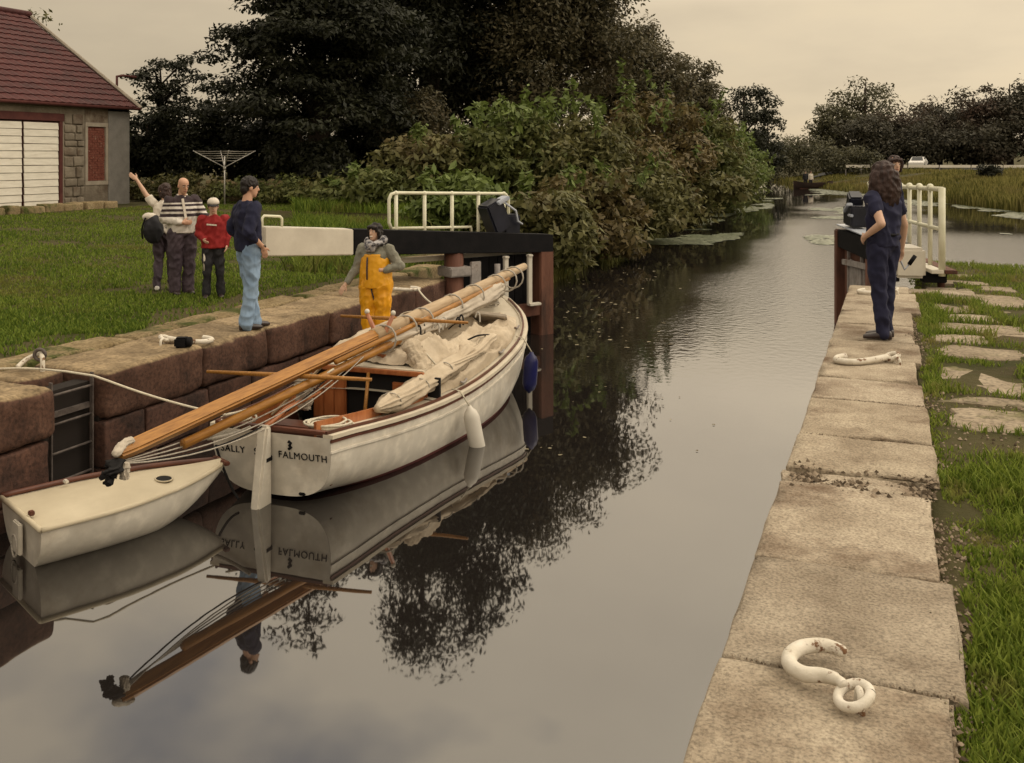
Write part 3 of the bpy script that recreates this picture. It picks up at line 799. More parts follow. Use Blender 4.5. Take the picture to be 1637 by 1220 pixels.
# ------------------------------------------------------------------ mooring hooks
m_hook = mat('white_hook_paint', (0.54, 0.49, 0.40), (0.66, 0.61, 0.53), scale=14, rough=0.72, bump=0.5, bscale=45, bdist=0.008, c3=(0.16, 0.085, 0.045), s3=16, thr3=(0.56, 0.62), spec=0.2)
def spl(ctrl, n=6):
    pts = []
    c = [Vector(p) for p in ctrl]
    for i in range(len(c) - 1):
        p0, p1, p2, p3 = c[max(0, i - 1)], c[i], c[i + 1], c[min(len(c) - 1, i + 2)]
        for k in range(n):
            t_ = k / n
            pts.append(0.5 * ((2 * p1) + (p2 - p0) * t_ + (2 * p0 - 5 * p1 + 4 * p2 - p3) * t_ * t_ + (3 * p1 - p0 - 3 * p2 + p3) * t_ ** 3))
    pts.append(c[-1])
    return pts
def hook(px, py, z, rz, scale, label, group=None, flip=1, tilt=0.0):
    c = G(px, py, z)
    t_ = thing('mooring_hook', label, 'hook', (c.x, c.y, z), rz, group)
    s = scale
    # open C lying on the stone, eye at its near end (local x to the right, y away)
    cp = [(0.085, 0.175, 0.045), (0.03, 0.19, 0.047), (-0.035, 0.165, 0.043), (-0.075, 0.11, 0.038), (-0.075, 0.045, 0.034), (-0.03, 0.005, 0.032), (0.03, 0.0, 0.040), (0.075, -0.035, 0.052), (0.095, -0.06, 0.052)]
    pts = [Vector((flip * x * s, y * s, z_ * s + 0.002)) for x, y, z_ in spl(cp)]
    n = len(pts)
    MB().tube(pts, [s * (0.020 + 0.006 * math.sin(math.pi * min(1, i / n * 1.15)) - (0.004 if i > n * 0.85 else 0)) for i in range(n)], 12).ball(pts[0], s * 0.020, 10, 6).build('bar', m_hook, t_, True)
    ring = [Vector((flip * (0.125 + 0.048 * math.cos(a_)) * s, (-0.085 + 0.052 * math.sin(a_)) * s, (0.040 + 0.018 * math.sin(a_ + 1)) * s)) for a_ in [2 * math.pi * k / 20 for k in range(21)]]
    MB().tube(ring, s * 0.016, 10, cap=False).build('eye_ring', m_hook, t_, True)
    MB().tube(spl([(flip * 0.135 * s, -0.06 * s, -0.02), (flip * 0.138 * s, -0.068 * s, 0.05 * s), (flip * 0.145 * s, -0.10 * s, 0.045 * s), (flip * 0.148 * s, -0.105 * s, -0.02)]), s * 0.012, 8).build('staple', m_hook, t_, True)
    return t_
hg = 'white mooring hooks on the copings'
hook(1300, 1098, ZR, R(2), 1.0, 'white iron mooring hook straddling the cracked joint of the pale coping', hg)
def wide_hook(px, py, z, rz, s, label, flip=1):
    c = G(px, py, z)
    t_ = thing('mooring_hook', label, 'hook', (c.x, c.y, z), rz, hg)
    cp = [(-0.13, 0.10, 0.04), (-0.20, 0.07, 0.035), (-0.24, 0.0, 0.03), (-0.19, -0.07, 0.03), (-0.10, -0.09, 0.032), (0.02, -0.05, 0.036), (0.14, 0.0, 0.044), (0.20, 0.04, 0.046)]
    MB().tube([Vector((flip * x * s, y * s, z_ * s)) for x, y, z_ in spl(cp)], 0.026 * s, 12).build('bar', m_hook, t_, True)
    MB().tube([Vector((flip * (0.235 + 0.05 * math.cos(a_)) * s, (0.05 + 0.06 * math.sin(a_)) * s, (0.045 + 0.02 * math.cos(a_)) * s)) for a_ in [2 * math.pi * k / 20 for k in range(21)]], 0.020 * s, 10, cap=False).build('eye_ring', m_hook, t_, True)
    MB().tube(spl([(flip * 0.24 * s, 0.02, -0.02), (flip * 0.235 * s, 0.0, 0.05 * s), (flip * 0.25 * s, -0.06 * s, 0.04 * s), (flip * 0.25 * s, -0.07 * s, -0.02)]), 0.013 * s, 8).build('staple', m_hook, t_, True)
    return t_
wide_hook(1384, 581, ZR, YAW + R(2), 1.02, 'white iron mooring hook in front of the long-haired woman')
wide_hook(1402, 470, ZR, YAW, 0.95, 'white iron mooring hook on the coping beyond the long-haired woman')
wide_hook(300, 549, ZL, YAW + R(4), 1.05, 'white iron mooring hook with a black weight beside it on the left coping', flip=-1)
wide_hook(645, 466, ZL, YAW + R(20), 1.0, 'white iron mooring hook behind the woman in yellow', flip=-1)
c = G(291, 556, ZL)
t_ = thing('mooring_weight', 'small black block against the white hook on the left coping', 'weight', (c.x, c.y, ZL + 0.002), YAW)
bevel_build(MB().box((0, 0, 0.055), (0.14, 0.12, 0.11)), 'block', m_black, t_, 0.02)
MB().tube([(0.05, 0, 0.06), (0.085, 0, 0.06), (0.10, 0, 0.06)], [0.05, 0.055, 0.045], 12).build('cap', m_black, t_, True)
c = G(62, 590, ZL)
t_ = thing('mooring_hook', 'iron mooring hook with a pale rope around it beside the ladder', 'hook', (c.x, c.y, ZL), YAW, hg)
MB().tube(spl([(-0.17, -0.06, 0.03), (-0.12, 0.02, 0.09), (-0.02, 0.05, 0.13), (0.03, 0.0, 0.12), (0.05, -0.03, 0.06), (0.05, -0.03, -0.02)]), 0.022, 10).build('bar', m_hook, t_, True)
MB().tube([Vector((0.05 * math.cos(a_), 0.02, 0.13 + 0.05 * math.sin(a_))) for a_ in [2 * math.pi * k / 16 for k in range(17)]], 0.018, 8, cap=False).build('eye_ring', m_iron, t_, True)

# ------------------------------------------------------------------ ropes
m_rope = mat('pale_rope', (0.45, 0.40, 0.31), (0.62, 0.57, 0.46), scale=60, rough=0.9, bump=0.5, bscale=120, bdist=0.004)
m_rope2 = mat('grey_rope', (0.28, 0.25, 0.21), (0.44, 0.40, 0.34), scale=60, rough=0.9, bump=0.5, bscale=120, bdist=0.004)
def sag(a_, b_, s=0.1, n=14):
    a_, b_ = Vector(a_), Vector(b_)
    return [a_.lerp(b_, k / n) - Vector((0, 0, s * 4 * (k / n) * (1 - k / n))) for k in range(n + 1)]
def rope(label, pts, r=0.012, m=None, name='mooring_rope'):
    pts = [Vector(p) for p in pts]
    o0 = pts[0].copy()
    o = MB().tube([p - o0 for p in pts], r, 7).build(name, m or m_rope, None, True, loc=o0)
    return tag(o, label, 'rope')

# ------------------------------------------------------------------ sailing boat
m_hull = mat('white_hull_paint', (0.52, 0.475, 0.40), (0.60, 0.555, 0.475), scale=1.5, rough=0.35, spec=0.5, c3=(0.36, 0.30, 0.22), s3=1.6, thr3=(0.54, 0.80), bump=0.06, bscale=5, speck=(0.93, 7))
m_under = mat('red_antifouling', (0.10, 0.022, 0.022), (0.16, 0.04, 0.035), scale=3, rough=0.7)
m_varn = mat('varnished_wood', (0.28, 0.085, 0.028), (0.42, 0.155, 0.055), scale=3, rough=0.3, stretch=(6, 6, 1), bump=0.05, spec=0.5, coat=0.3)
m_dwood = mat('dark_red_wood', (0.060, 0.020, 0.012), (0.12, 0.040, 0.022), scale=4, rough=0.45, stretch=(1, 1, 4), spec=0.4)
m_spar = mat('varnished_spar', (0.21, 0.086, 0.013), (0.38, 0.175, 0.034), scale=6, rough=0.45, stretch=(8, 0.5, 8), spec=0.3, coat=0.05)
m_canvas = mat('sail_canvas', (0.40, 0.325, 0.235), (0.54, 0.455, 0.345), scale=2.2, rough=0.9, bump=0.5, bscale=7, bdist=0.03, c3=(0.34, 0.27, 0.19), s3=2.6, thr3=(0.58, 0.76), spec=0.1)
m_canvas2 = mat('weathered_sail_cover', (0.36, 0.31, 0.25), (0.50, 0.44, 0.36), scale=4, rough=0.9, bump=0.5, bscale=9, bdist=0.02, spec=0.1)
m_deck = mat('cream_deck_paint', (0.46, 0.40, 0.31), (0.58, 0.52, 0.41), scale=3, rough=0.7, bump=0.15, bscale=20)
m_dark = mat('dark_inside', (0.010, 0.009, 0.009), rough=0.9)
BL = 5.75
BX, BY, BH = -5.22, 7.36, R(2.2)
boat = thing('sailing_boat', 'white clinker-free sailing boat with lowered mast and a heap of canvas', 'boat', (BX, BY, 0), BH)
boat['label'] = 'white wooden sailing boat with cockpit open and canvas heaped over its deck'
HB = [(0, 0.615), (0.1, 0.73), (0.25, 0.88), (0.4, 0.985), (0.55, 1.03), (0.7, 1.0), (0.8, 0.88), (0.88, 0.68), (0.94, 0.44), (0.98, 0.20), (1.0, 0.035)]
SH = [(0, 0.63), (0.15, 0.55), (0.3, 0.52), (0.45, 0.55), (0.6, 0.64), (0.75, 0.76), (0.88, 0.90), (1.0, 1.06)]
KZ = [(0, 0.06), (0.08, -0.02), (0.2, -0.22), (0.5, -0.42), (0.85, -0.30), (0.95, -0.12), (1.0, 0.25)]
PW = [(0, 3.2), (0.3, 2.9), (0.6, 2.5), (0.85, 2.0), (1.0, 1.6)]
def bspl(tab, t_):
    return lerp_tab(tab, t_)
def smooth_tab(tab, t_):
    return sum(lerp_tab(tab, max(0, min(1, t_ + o_))) * w for o_, w in ((-0.05, 0.25), (0, 0.5), (0.05, 0.25)))
def hull_section(t_, inset=0.0, n=14):
    hb = max(0.02, smooth_tab(HB, t_) if 0.03 < t_ < 0.97 else lerp_tab(HB, t_)) - inset
    hb = max(hb, 0.012)
    sh = smooth_tab(SH, t_); kz = smooth_tab(KZ, t_) + inset; p = lerp_tab(PW, t_)
    out_ = []
    for k in range(n + 1):
        th = (math.pi / 2) * k / n
        x = hb * math.sin(th) ** (2 / p); z = sh - (sh - kz) * math.cos(th) ** (2 / p)
        # slight flare / tumblehome
        out_.append((x, z))
    return out_, hb, sh
NS = 44
def hull_shell(inset, t0, t1, ns=NS, n=14, rake=True):
    vs, fs = [], []
    for i in range(ns + 1):
        t_ = t0 + (t1 - t0) * i / ns
        sec, hb, sh = hull_section(t_, inset, n)
        ring = [(-x, z) for x, z in reversed(sec)] + sec[1:]
        for (x, z) in ring:
            yy = t_ * BL
            if rake: yy += 0.10 * (z / 0.6) * (-1 if t_ < 0.5 else 1) * abs(2 * t_ - 1) ** 6 * 0.6
            vs.append((x, yy, z))
    m = 2 * n + 1
    for i in range(ns):
        for k in range(m - 1):
            a_ = i * m + k
            fs.append((a_, a_ + 1, a_ + 1 + m, a_ + m))
    return vs, fs, m
vs, fs, mring = hull_shell(0, 0, 1)
hb_ = MB().add(vs, fs)
hull = hb_.build('hull', m_hull, boat, True)
bm = bmesh.new(); bm.from_mesh(hull.data)
bmesh.ops.bisect_plane(bm, geom=list(bm.verts) + list(bm.edges) + list(bm.faces), plane_co=(0, 0, 0.035), plane_no=(0, 0, 1))
bm.to_mesh(hull.data); bm.free()
hull.data.materials.append(m_under)
for p_ in hull.data.polygons:
    if all(hull.data.vertices[i].co.z < 0.036 for i in p_.vertices): p_.material_index = 1
# transom plate
tr_ = MB().add([vs[k] for k in range(mring)], [tuple(range(mring))])
o = tr_.build('transom', m_hull, boat)
o.location.y = -0.002
# inner liner of the cockpit
vi, fi, mi = hull_shell(0.05, 0.012, 0.31, 14, rake=False)
MB().add(vi, [tuple(reversed(f)) for f in fi]).build('cockpit_lining', m_dwood, boat, True)
MB().add([vi[k] for k in range(mi)], [tuple(range(mi))]).build('transom_lining', m_dwood, boat)
bevel_build(MB().box((0, 0.95, 0.16), (1.05, 1.7, 0.03)), 'cockpit_sole', m_dwood, boat, 0.004)
def gun(t_, s, ins=0.0, dz=0.0):
    sec, hb, sh = hull_section(t_, 0)
    yy = t_ * BL + 0.10 * (sh / 0.6) * (-1 if t_ < 0.5 else 1) * abs(2 * t_ - 1) ** 6 * 0.6
    return Vector((s * max(0.0, hb - ins), yy, sh + dz))
def strip(name, ts, s, ins0, ins1, z0, z1, m, parent=boat):
    """a strip that follows the sheer from inset ins0 to ins1, with thickness"""
    mb = MB(); vs_, fs_ = [], []
    for t_ in ts:
        for ins, dz in ((ins0, z0), (ins0, z1), (ins1, z1), (ins1, z0)):
            vs_.append(gun(t_, s, ins, dz))
    for i in range(len(ts) - 1):
        for k in range(4):
            a_, b__ = i * 4 + k, i * 4 + (k + 1) % 4
            fs_.append((a_, b__, b__ + 4, a_ + 4))
    n_ = len(ts) - 1
    fs_ += [(0, 1, 2, 3), (n_ * 4 + 3, n_ * 4 + 2, n_ * 4 + 1, n_ * 4)]
    return mb.add(vs_, fs_).build(name, m, parent, auto=40)
ts_all = [i / 40 for i in range(41)]
for s in (-1, 1):
    strip('gunwale', ts_all, s, -0.025, 0.075, -0.005, 0.03, m_dwood if False else m_deck)
    strip('rubbing_strake', ts_all, s, -0.012, 0.004, -0.040, -0.014, m_dwood)
    strip('toe_rail', [0.0 + 0.96 * i / 36 for i in range(37)], s, 0.03, 0.05, 0.032, 0.058, m_dwood)
    strip('side_deck', [0.02 + 0.30 * i / 12 for i in range(13)], s, 0.07, 0.24, -0.02, 0.012, m_deck)
    strip('coaming', [0.02 + 0.29 * i / 12 for i in range(13)], s, 0.24, 0.265, -0.12, 0.10, m_varn)
strip('moulding', ts_all, 1, -0.012, 0.003, -0.135, -0.115, m_hull); strip('moulding', ts_all, -1, -0.012, 0.003, -0.135, -0.115, m_hull)
bevel_build(MB().box((0, -0.03, 0.655), (1.16, 0.06, 0.035)), 'transom_cap', m_dwood, boat, 0.006)
# foredeck
vs_, fs_ = [], []
tt = [0.305 + 0.69 * i / 26 for i in range(27)]
for t_ in tt:
    for k in range(11):
        g_ = gun(t_, 1, 0.06)
        u = -1 + 2 * k / 10
        vs_.append((g_.x * u, g_.y, g_.z + 0.012 + 0.05 * (1 - u * u)))
fs_ = [(i * 11 + k, i * 11 + k + 1, (i + 1) * 11 + k + 1, (i + 1) * 11 + k) for i in range(26) for k in range(10)]
MB().add(vs_, fs_).build('foredeck', m_deck, boat, True)
# cuddy: two varnished doors on a bulkhead coloured near black for the companionway's shade
yb_ = 1.80
bevel_build(MB().box((0, yb_ + 0.05, 0.38), (1.66, 0.04, 0.76)), 'bulkhead', m_dark, boat, 0.004)
for x in (-0.46, 0.50):
    dr = bevel_build(MB().box((x, yb_, 0.46), (0.40, 0.035, 0.46)), 'door', m_varn, boat, 0.006)
    for k in range(3):
        bevel_build(MB().box((x - 0.13 + 0.13 * k, yb_ - 0.022, 0.46), (0.118, 0.012, 0.42)), 'plank', m_varn, dr, 0.004)
for s in (-1, 1):
    bevel_build(MB().box((s * 0.66, 2.4, 0.68), (0.05, 1.25, 0.26)), 'cuddy_side', m_varn, boat, 0.008)
bevel_build(MB().box((0, 2.42, 0.82), (1.34, 1.3, 0.03)), 'cuddy_roof', m_deck, boat, 0.01)
bevel_build(MB().box((0, 1.76, 0.80), (1.36, 0.05, 0.05)), 'cuddy_beam', m_varn, boat, 0.008)
bevel_build(MB().box((0, 0.62, 0.50), (1.22, 0.22, 0.03)), 'thwart', m_dwood, boat, 0.006)
MB().tube([(0.04, 1.74, 0.78), (0.10, 1.5, 0.18)], 0.02, 8).build('prop_stick', m_spar, boat, True)
# rudder and tiller
rud = bevel_build(MB().add([(-0.045, -0.30, -0.12), (0.045, -0.30, -0.12), (0.045, -0.06, -0.12), (-0.045, -0.06, -0.12), (-0.055, -0.16, 0.70), (0.055, -0.16, 0.70), (0.055, -0.085, 0.70), (-0.055, -0.085, 0.70)],
                 [(3, 2, 1, 0), (4, 5, 6, 7), (0, 1, 5, 4), (1, 2, 6, 5), (2, 3, 7, 6), (3, 0, 4, 7)]), 'rudder', m_hull, boat, 0.02)
rud.location.x = -0.02
bevel_build(MB().box((0.03, -0.12, 0.40), (0.05, 0.10, 0.045)), 'rudder_iron', m_black, rud, 0.006)
bevel_build(MB().box((-0.03, -0.13, 0.53), (0.03, 0.10, 0.03)), 'rudder_iron', m_black, rud, 0.006)
MB().tube([(-0.02, -0.10, 0.68), (-0.02, 0.25, 0.76), (0.03, 0.75, 0.80)], [0.028, 0.024, 0.018], 8).build('tiller', m_varn, boat, True)
# port of registry and name
def text_obj(body, size, loc, m, parent, rot=(R(90), 0, 0), extr=0.002):
    cu = bpy.data.curves.new('lettering', 'FONT'); cu.body = body; cu.size = size; cu.extrude = extr; cu.align_x = 'CENTER'
    cu.space_character = 1.12
    tmp = bpy.data.objects.new('lettering', cu); col.objects.link(tmp)
    dg = bpy.context.evaluated_depsgraph_get()
    me = bpy.data.meshes.new_from_object(tmp.evaluated_get(dg))
    bpy.data.objects.remove(tmp)
    me.materials.clear()
    o = obj('lettering', me, m, parent, loc); o.rotation_euler = rot
    return o
tilt = R(90) + math.atan2(0.06, 0.6)
text_obj('FALMOUTH', 0.088, (0.33, -0.052, 0.405), m_black, boat, (tilt, 0, 0))
text_obj('SALLY', 0.088, (-0.40, -0.052, 0.405), m_black, boat, (tilt, 0, 0))
text_obj('S', 0.088, (-0.155, -0.052, 0.405), m_black, boat, (tilt, 0, 0))
MB().tube([(0.19, -0.064, 0.56), (0.215, -0.062, 0.545), (0.20, -0.060, 0.525), (0.215, -0.058, 0.505), (0.19, -0.056, 0.49)], 0.014, 8).build('badge', m_black, boat, True)
bevel_build(MB().box((0.30, -0.005, 0.085), (0.07, 0.03, 0.03)), 'exhaust', m_black, boat, 0.008)
# stem fitting, samson post, cleats
MB().tube([(0, BL - 0.55, 0.95), (0, BL - 0.55, 1.32)], 0.06, 10).build('samson_post', m_deck, boat, True)
MB().tube([(-0.1, BL - 0.55, 1.24), (0.1, BL - 0.55, 1.24)], 0.022, 8).build('cross_pin', m_grey, boat, True)
bevel_build(MB().box((0.02, BL - 0.12, 1.12), (0.12, 0.3, 0.06)), 'stem_head', m_grey, boat, 0.012)
for (t_, s) in ((0.62, 1), (0.78, 1), (0.42, 1)):
    g_ = gun(t_, s, 0.12, 0.05)
    MB().tube([g_ + Vector((0, -0.08, 0.02)), g_ + Vector((0, -0.03, 0.0)), g_ + Vector((0, 0.03, 0.0)), g_ + Vector((0, 0.08, 0.02))], 0.012, 8).build('cleat', m_grey, boat, True)
# hatch on the foredeck
bevel_build(MB().box((0.42, 4.35, 0.98), (0.52, 0.44, 0.05), rot=Matrix.Rotation(R(-25), 3, 'X') @ Matrix.Rotation(R(14), 3, 'Z')), 'hatch', m_canvas2, boat, 0.012)
# crutch that carries the mast
for s in (-1, 1):
    MB().tube([(s * 0.14 + 0.05, 2.05, 0.70), (s * -0.02 + 0.02, 2.05, 1.0), (s * 0.16 + 0.02, 2.05, 1.36)], [0.032, 0.034, 0.024], 8).build('crutch_leg', m_varn, boat, True)
    MB().ball((s * 0.16 + 0.02, 2.05, 1.38), 0.030, 8, 6).build('crutch_tip', m_white, boat, True)
# ---- canvas heap over the cuddy and foredeck
sail = thing('canvas_sail', 'crumpled cream canvas sail heaped over the deck of the sailing boat', 'sail', (BX, BY, 0), BH)
nu, nv = 170, 100
vs_, fs_ = [], []
def ridged(p):
    return 1 - abs(noise.noise(p)) * 2
for i in range(nu + 1):
    u = i / nu
    for j in range(nv + 1):
        w = -1 + 2 * j / nv
        t_ = 0.335 + 0.52 * u
        g_ = gun(t_, 1, 0.10)
        edge = 1 + 0.13 * nz3(u * 5, w * 0.5, 2) + 0.05 * nz3(u * 14, w, 5)
        w2 = w * edge
        x = g_.x * max(-1, min(0.96, w2 if w2 > 0 else w2 * 1.0))
        y = g_.y + 0.16 * nz3(w * 2.2, u * 3, 8) * (1 if (u < 0.1 or u > 0.9) else 0.4)
        base = g_.z + 0.03
        cud = 0.27 * (1 - sstep(0.40, 0.62, t_)) * (1 - sstep(0.60, 0.86, abs(w)))
        fall = (1 - abs(w) ** 9) * min(1, 10 * u + 0.25) * min(1, 7 * (1 - u) + 0.1)
        heap = 0.13 + 0.07 * nz3(u * 3 + 1, w * 1.6, 3)
        q_ = Vector((x * 2.1 + 0.9 * y, y * 1.0 - x * 0.8, 1.0))
        wv = noise.noise_vector(Vector((x * 1.7, y * 1.3, 4))) * 0.55
        qa = Vector((x * 1.9 + 0.8 * y, y * 0.55 - x * 0.9, 1.0)) + wv
        qb = Vector((x * 3.6 - 1.6 * y, y * 1.2 + x * 0.6, 5.0)) + wv
        folds = 0.125 * (max(0, ridged(qa * 1.1)) ** 1.6 - 0.45) + 0.065 * (max(0, ridged(Vector((qb.x * 1.7, qb.y * 0.7, qb.z)))) ** 1.6 - 0.45) + 0.030 * (max(0, ridged(Vector((qa.x * 4.5, qa.y * 3.0, 9)))) ** 2 - 0.3) + 0.018 * (ridged(Vector((qb.x * 5, qb.y * 5, 2))) - 0.5)
        z = base + cud + fall * (heap + folds + 0.02)
        vs_.append((x, y, max(z, base - 0.01)))
fs_ = [(i * (nv + 1) + j, i * (nv + 1) + j + 1, (i + 1) * (nv + 1) + j + 1, (i + 1) * (nv + 1) + j) for i in range(nu) for j in range(nv)]
MB().add(vs_, fs_).build('canvas', m_canvas, sail, True)
def roll(name, pts, r0, m, seed, parent, n=36, seg=54, squash=0.8, fold=0.22):
    pts = spl(pts, 16); rs = []
    vs_, fs_ = [], []
    for i, p in enumerate(pts):
        f_ = i / (len(pts) - 1)
        dd = (pts[min(i + 1, len(pts) - 1)] - pts[max(0, i - 1)]).normalized()
        s_, u_ = frame_from(dd)
        env = min(1, 5 * f_ + 0.35) * min(1, 6 * (1 - f_) + 0.3)
        for k in range(n):
            a_ = 2 * math.pi * k / n
            rr_ = r0 * env * (1 + fold * 1.3 * (max(0, ridged(Vector((math.cos(a_) * 2.0 + seed, math.sin(a_) * 2.0 + f_ * 1.6, f_ * 2.2)))) ** 2 - 0.4) + 0.16 * nz3(f_ * 7, math.cos(a_), seed) + 0.10 * (ridged(Vector((f_ * 16, math.cos(a_) * 1.2, seed))) - 0.5))
            vs_.append(p + s_ * math.cos(a_) * rr_ + u_ * math.sin(a_) * rr_ * squash)
    for i in range(len(pts) - 1):
        for k in range(n):
            a_, b__ = i * n + k, i * n + (k + 1) % n
            fs_.append((a_, b__, b__ + n, a_ + n))
    fs_ += [tuple(reversed(range(n))), tuple(range((len(pts) - 1) * n, len(pts) * n))]
    return MB().add(vs_, fs_).build(name, m, parent, True)
roll('rolled_clew', [(0.60, 0.85, 0.66), (0.66, 1.4, 0.68), (0.70, 2.0, 0.74), (0.74, 2.6, 0.80), (0.66, 3.1, 0.84)], 0.105, m_canvas, 4.0, sail, fold=0.42)
for (x, y, z) in ((0.625, 1.1, 0.67), (0.68, 1.65, 0.70), (0.715, 2.2, 0.76)):
    MB().tube([(x + 0.105 * math.cos(a_), y + 0.02 * math.cos(a_), z + 0.088 * math.sin(a_)) for a_ in [2 * math.pi * k / 16 for k in range(17)]], 0.008, 6, cap=False).build('tie', m_rope2, sail, True)
roll('hanging_fold', [(0.38, 2.05, 1.10), (0.46, 2.0, 0.98), (0.56, 1.95, 0.86), (0.62, 1.9, 0.76)], 0.10, m_canvas, 9.0, sail, fold=0.30)
roll('bunched_fold', [(-0.30, 2.0, 1.04), (-0.25, 2.6, 1.10), (-0.22, 3.3, 1.10), (-0.10, 4.2, 1.10)], 0.085, m_canvas, 17.0, sail, fold=0.35, squash=0.6)
roll('bunched_fold', [(0.72, 2.2, 0.80), (0.80, 2.9, 0.82), (0.74, 3.7, 0.90)], 0.07, m_canvas, 23.0, sail, fold=0.35, squash=0.6)
rt_ = random.Random(12)
for k in range(16):   # ties, reef lines and loose ends lying over the cloth
    x, y = rt_.uniform(-0.5, 0.62), rt_.uniform(2.0, 4.6)
    a_ = rt_.uniform(0, 6.28); ln = rt_.uniform(0.12, 0.4)
    zz = gun(y / BL, 1, 0.1).z + 0.20 + (0.16 if y < 2.9 else 0.04)
    MB().tube(spl([(x, y, zz), (x + 0.4 * ln * math.cos(a_), y + 0.4 * ln * math.sin(a_), zz + 0.06), (x + ln * math.cos(a_ + 0.4), y + ln * math.sin(a_ + 0.4), zz + 0.02), (x + ln * 1.2 * math.cos(a_ + 0.9), y + ln * 1.2 * math.sin(a_ + 0.9), zz - 0.08)]), rt_.uniform(0.007, 0.012), 6).build('tie', (m_rope, m_rope2, m_dark)[k % 3], sail, True)
for k in range(9):   # reef points hanging from the cloth
    x, y = 0.10 + 0.09 * (k % 3) + 0.12 * (k // 3), 2.3 + 0.42 * (k % 3) + 0.25 * (k // 3)
    MB().tube(spl([(x, y, 1.10), (x + 0.02, y + 0.03, 1.16), (x + 0.05, y + 0.02, 1.13), (x + 0.07, y - 0.02, 1.05)]), 0.011, 6).build('reef_point', m_dark if k % 2 else m_rope2, sail, True)
# ---- lowered mast with its spreaders, boom and gaff lashed alongside
mA, mB_ = P(186, 7.15, 0.90), P(838, 14.6, 1.44)
mast = thing('lowered_mast', 'varnished wooden mast lowered along the boat, overhanging its stern', 'mast', mA, 0)
mv = mB_ - mA
mlen = mv.length
def mp(f_, dx=0.0, dz=0.0):
    p = mv * f_
    s_, u_ = frame_from(mv)
    return p + s_ * dx + u_ * dz
m_spar_pale = mat('bleached_spar', (0.33, 0.235, 0.14), (0.46, 0.345, 0.22), scale=5, rough=0.6, stretch=(6, 0.6, 6))
o = MB().tube([mp(0), mp(0.02), mp(0.25), mp(0.46)], [0.060, 0.078, 0.085, 0.082], 4).build('heel_length', m_spar, mast)
bm = bmesh.new(); bm.from_mesh(o.data); bmesh.ops.bevel(bm, geom=list(bm.edges), offset=0.018, segments=2, affect='EDGES'); bm.to_mesh(o.data); bm.free()
MB().tube([mp(0.455), mp(0.6), mp(0.8), mp(0.93), mp(1.0)], [0.080, 0.078, 0.072, 0.066, 0.055], 14).build('upper_length', m_spar_pale, mast, True)
MB().tube([mp(0.08, 0.05, -0.14), mp(0.5, 0.10, -0.13), mp(0.86, 0.10, -0.10)], [0.040, 0.046, 0.036], 10).build('boom', m_spar, mast, True)
MB().tube([mp(0.34, 0.12, -0.03), mp(0.62, 0.14, -0.02), mp(0.90, 0.09, -0.03)], [0.026, 0.032, 0.024], 10).build('gaff', m_spar, mast, True)
roll('furled_sail', [mp(0.47, 0.06, -0.10), mp(0.6, 0.10, -0.12), mp(0.74, 0.11, -0.13), mp(0.89, 0.06, -0.10)], 0.115, m_canvas2, 31.0, mast, fold=0.35)
for f_ in (0.47, 0.53, 0.58, 0.68, 0.76, 0.85, 0.90, 0.93):
    s_, u_ = frame_from(mv)
    ring = [mp(f_ + 0.004 * math.sin(a_), 0.05 + 0.16 * math.cos(a_), -0.06 + 0.15 * math.sin(a_)) for a_ in [2 * math.pi * k / 14 for k in range(15)]]
    MB().tube(ring, 0.012, 6, cap=False).build('lashing', m_rope2, mast, True)
for (pa, ya, pb, yb2, z_) in ((331, 594, 594, 607, 1.0), (545, 505, 748, 516, 1.22)):
    a_, b__ = G(pa, ya, z_), G(pb, yb2, z_)
    cc = (a_ + b__) / 2
    MB().tube([a_ - mA, cc - mA, b__ - mA], [0.016, 0.026, 0.016], 10).build('spreader', m_spar, mast, True)
roll('heel_rag', [mp(0.0, 0, -0.03), mp(-0.008, 0.03, -0.08), mp(-0.012, 0.0, -0.12), mp(-0.010, 0.03, -0.19)], 0.06, m_dark, 41.0, mast, fold=0.6, squash=0.5)
roll('heel_rag', [mp(0.004, 0.05, -0.06), mp(0.0, 0.07, -0.12), mp(0.0, 0.07, -0.18)], 0.03, m_canvas2, 47.0, mast, fold=0.5)
roll('heel_wrapping', [mp(-0.004, 0.02, 0.0), mp(0.008, 0.0, 0.05), mp(0.020, 0.01, 0.06)], 0.036, m_canvas2, 43.0, mast)
for k in range(4):   # shrouds gathered below the mast
    MB().tube(sag(mp(0.0, 0.02 * k, -0.06), mp(0.40, 0.05 + 0.03 * k, -0.10), 0.10 + 0.05 * k), 0.006, 6).build('shroud', m_rope2, mast, True)
MB().tube(sag(mp(0.0, 0, -0.05), mp(0.33, 0.10, -0.15), 0.22), 0.007, 6).build('shroud', m_dark, mast, True)
# loose rag and coils in the cockpit
def bw(p):
    """boat space to world"""
    return Matrix.Translation((BX, BY, 0)) @ Matrix.Rotation(BH, 4, 'Z') @ Vector(p)
rag = thing('canvas_rag', 'grey canvas rag hanging from the mast over the cockpit', 'cloth', bw((-0.28, 0.85, 0.92)), BH)
roll('cloth', [(0.05, 0.1, 0.06), (0.02, 0.05, -0.08), (0.08, 0.0, -0.2), (0.05, 0.02, -0.34)], 0.075, m_canvas2, 51.0, rag, fold=0.4)
def coil(label, c, r, turns, m, seed, rad=0.011):
    rr = random.Random(seed); pts = []
    for k in range(turns * 16):
        a_ = 2 * math.pi * k / 16
        q = r * (1 + 0.22 * math.sin(k * 0.13 + seed) + rr.uniform(-0.03, 0.03))
        pts.append(Vector(c) + Vector((q * math.cos(a_) * 1.2, q * math.sin(a_), 0.012 + 0.006 * (k / 16) + 0.02 * math.sin(k * 0.31 + seed))))
    rope(label, pts, rad, m, 'rope_coil')
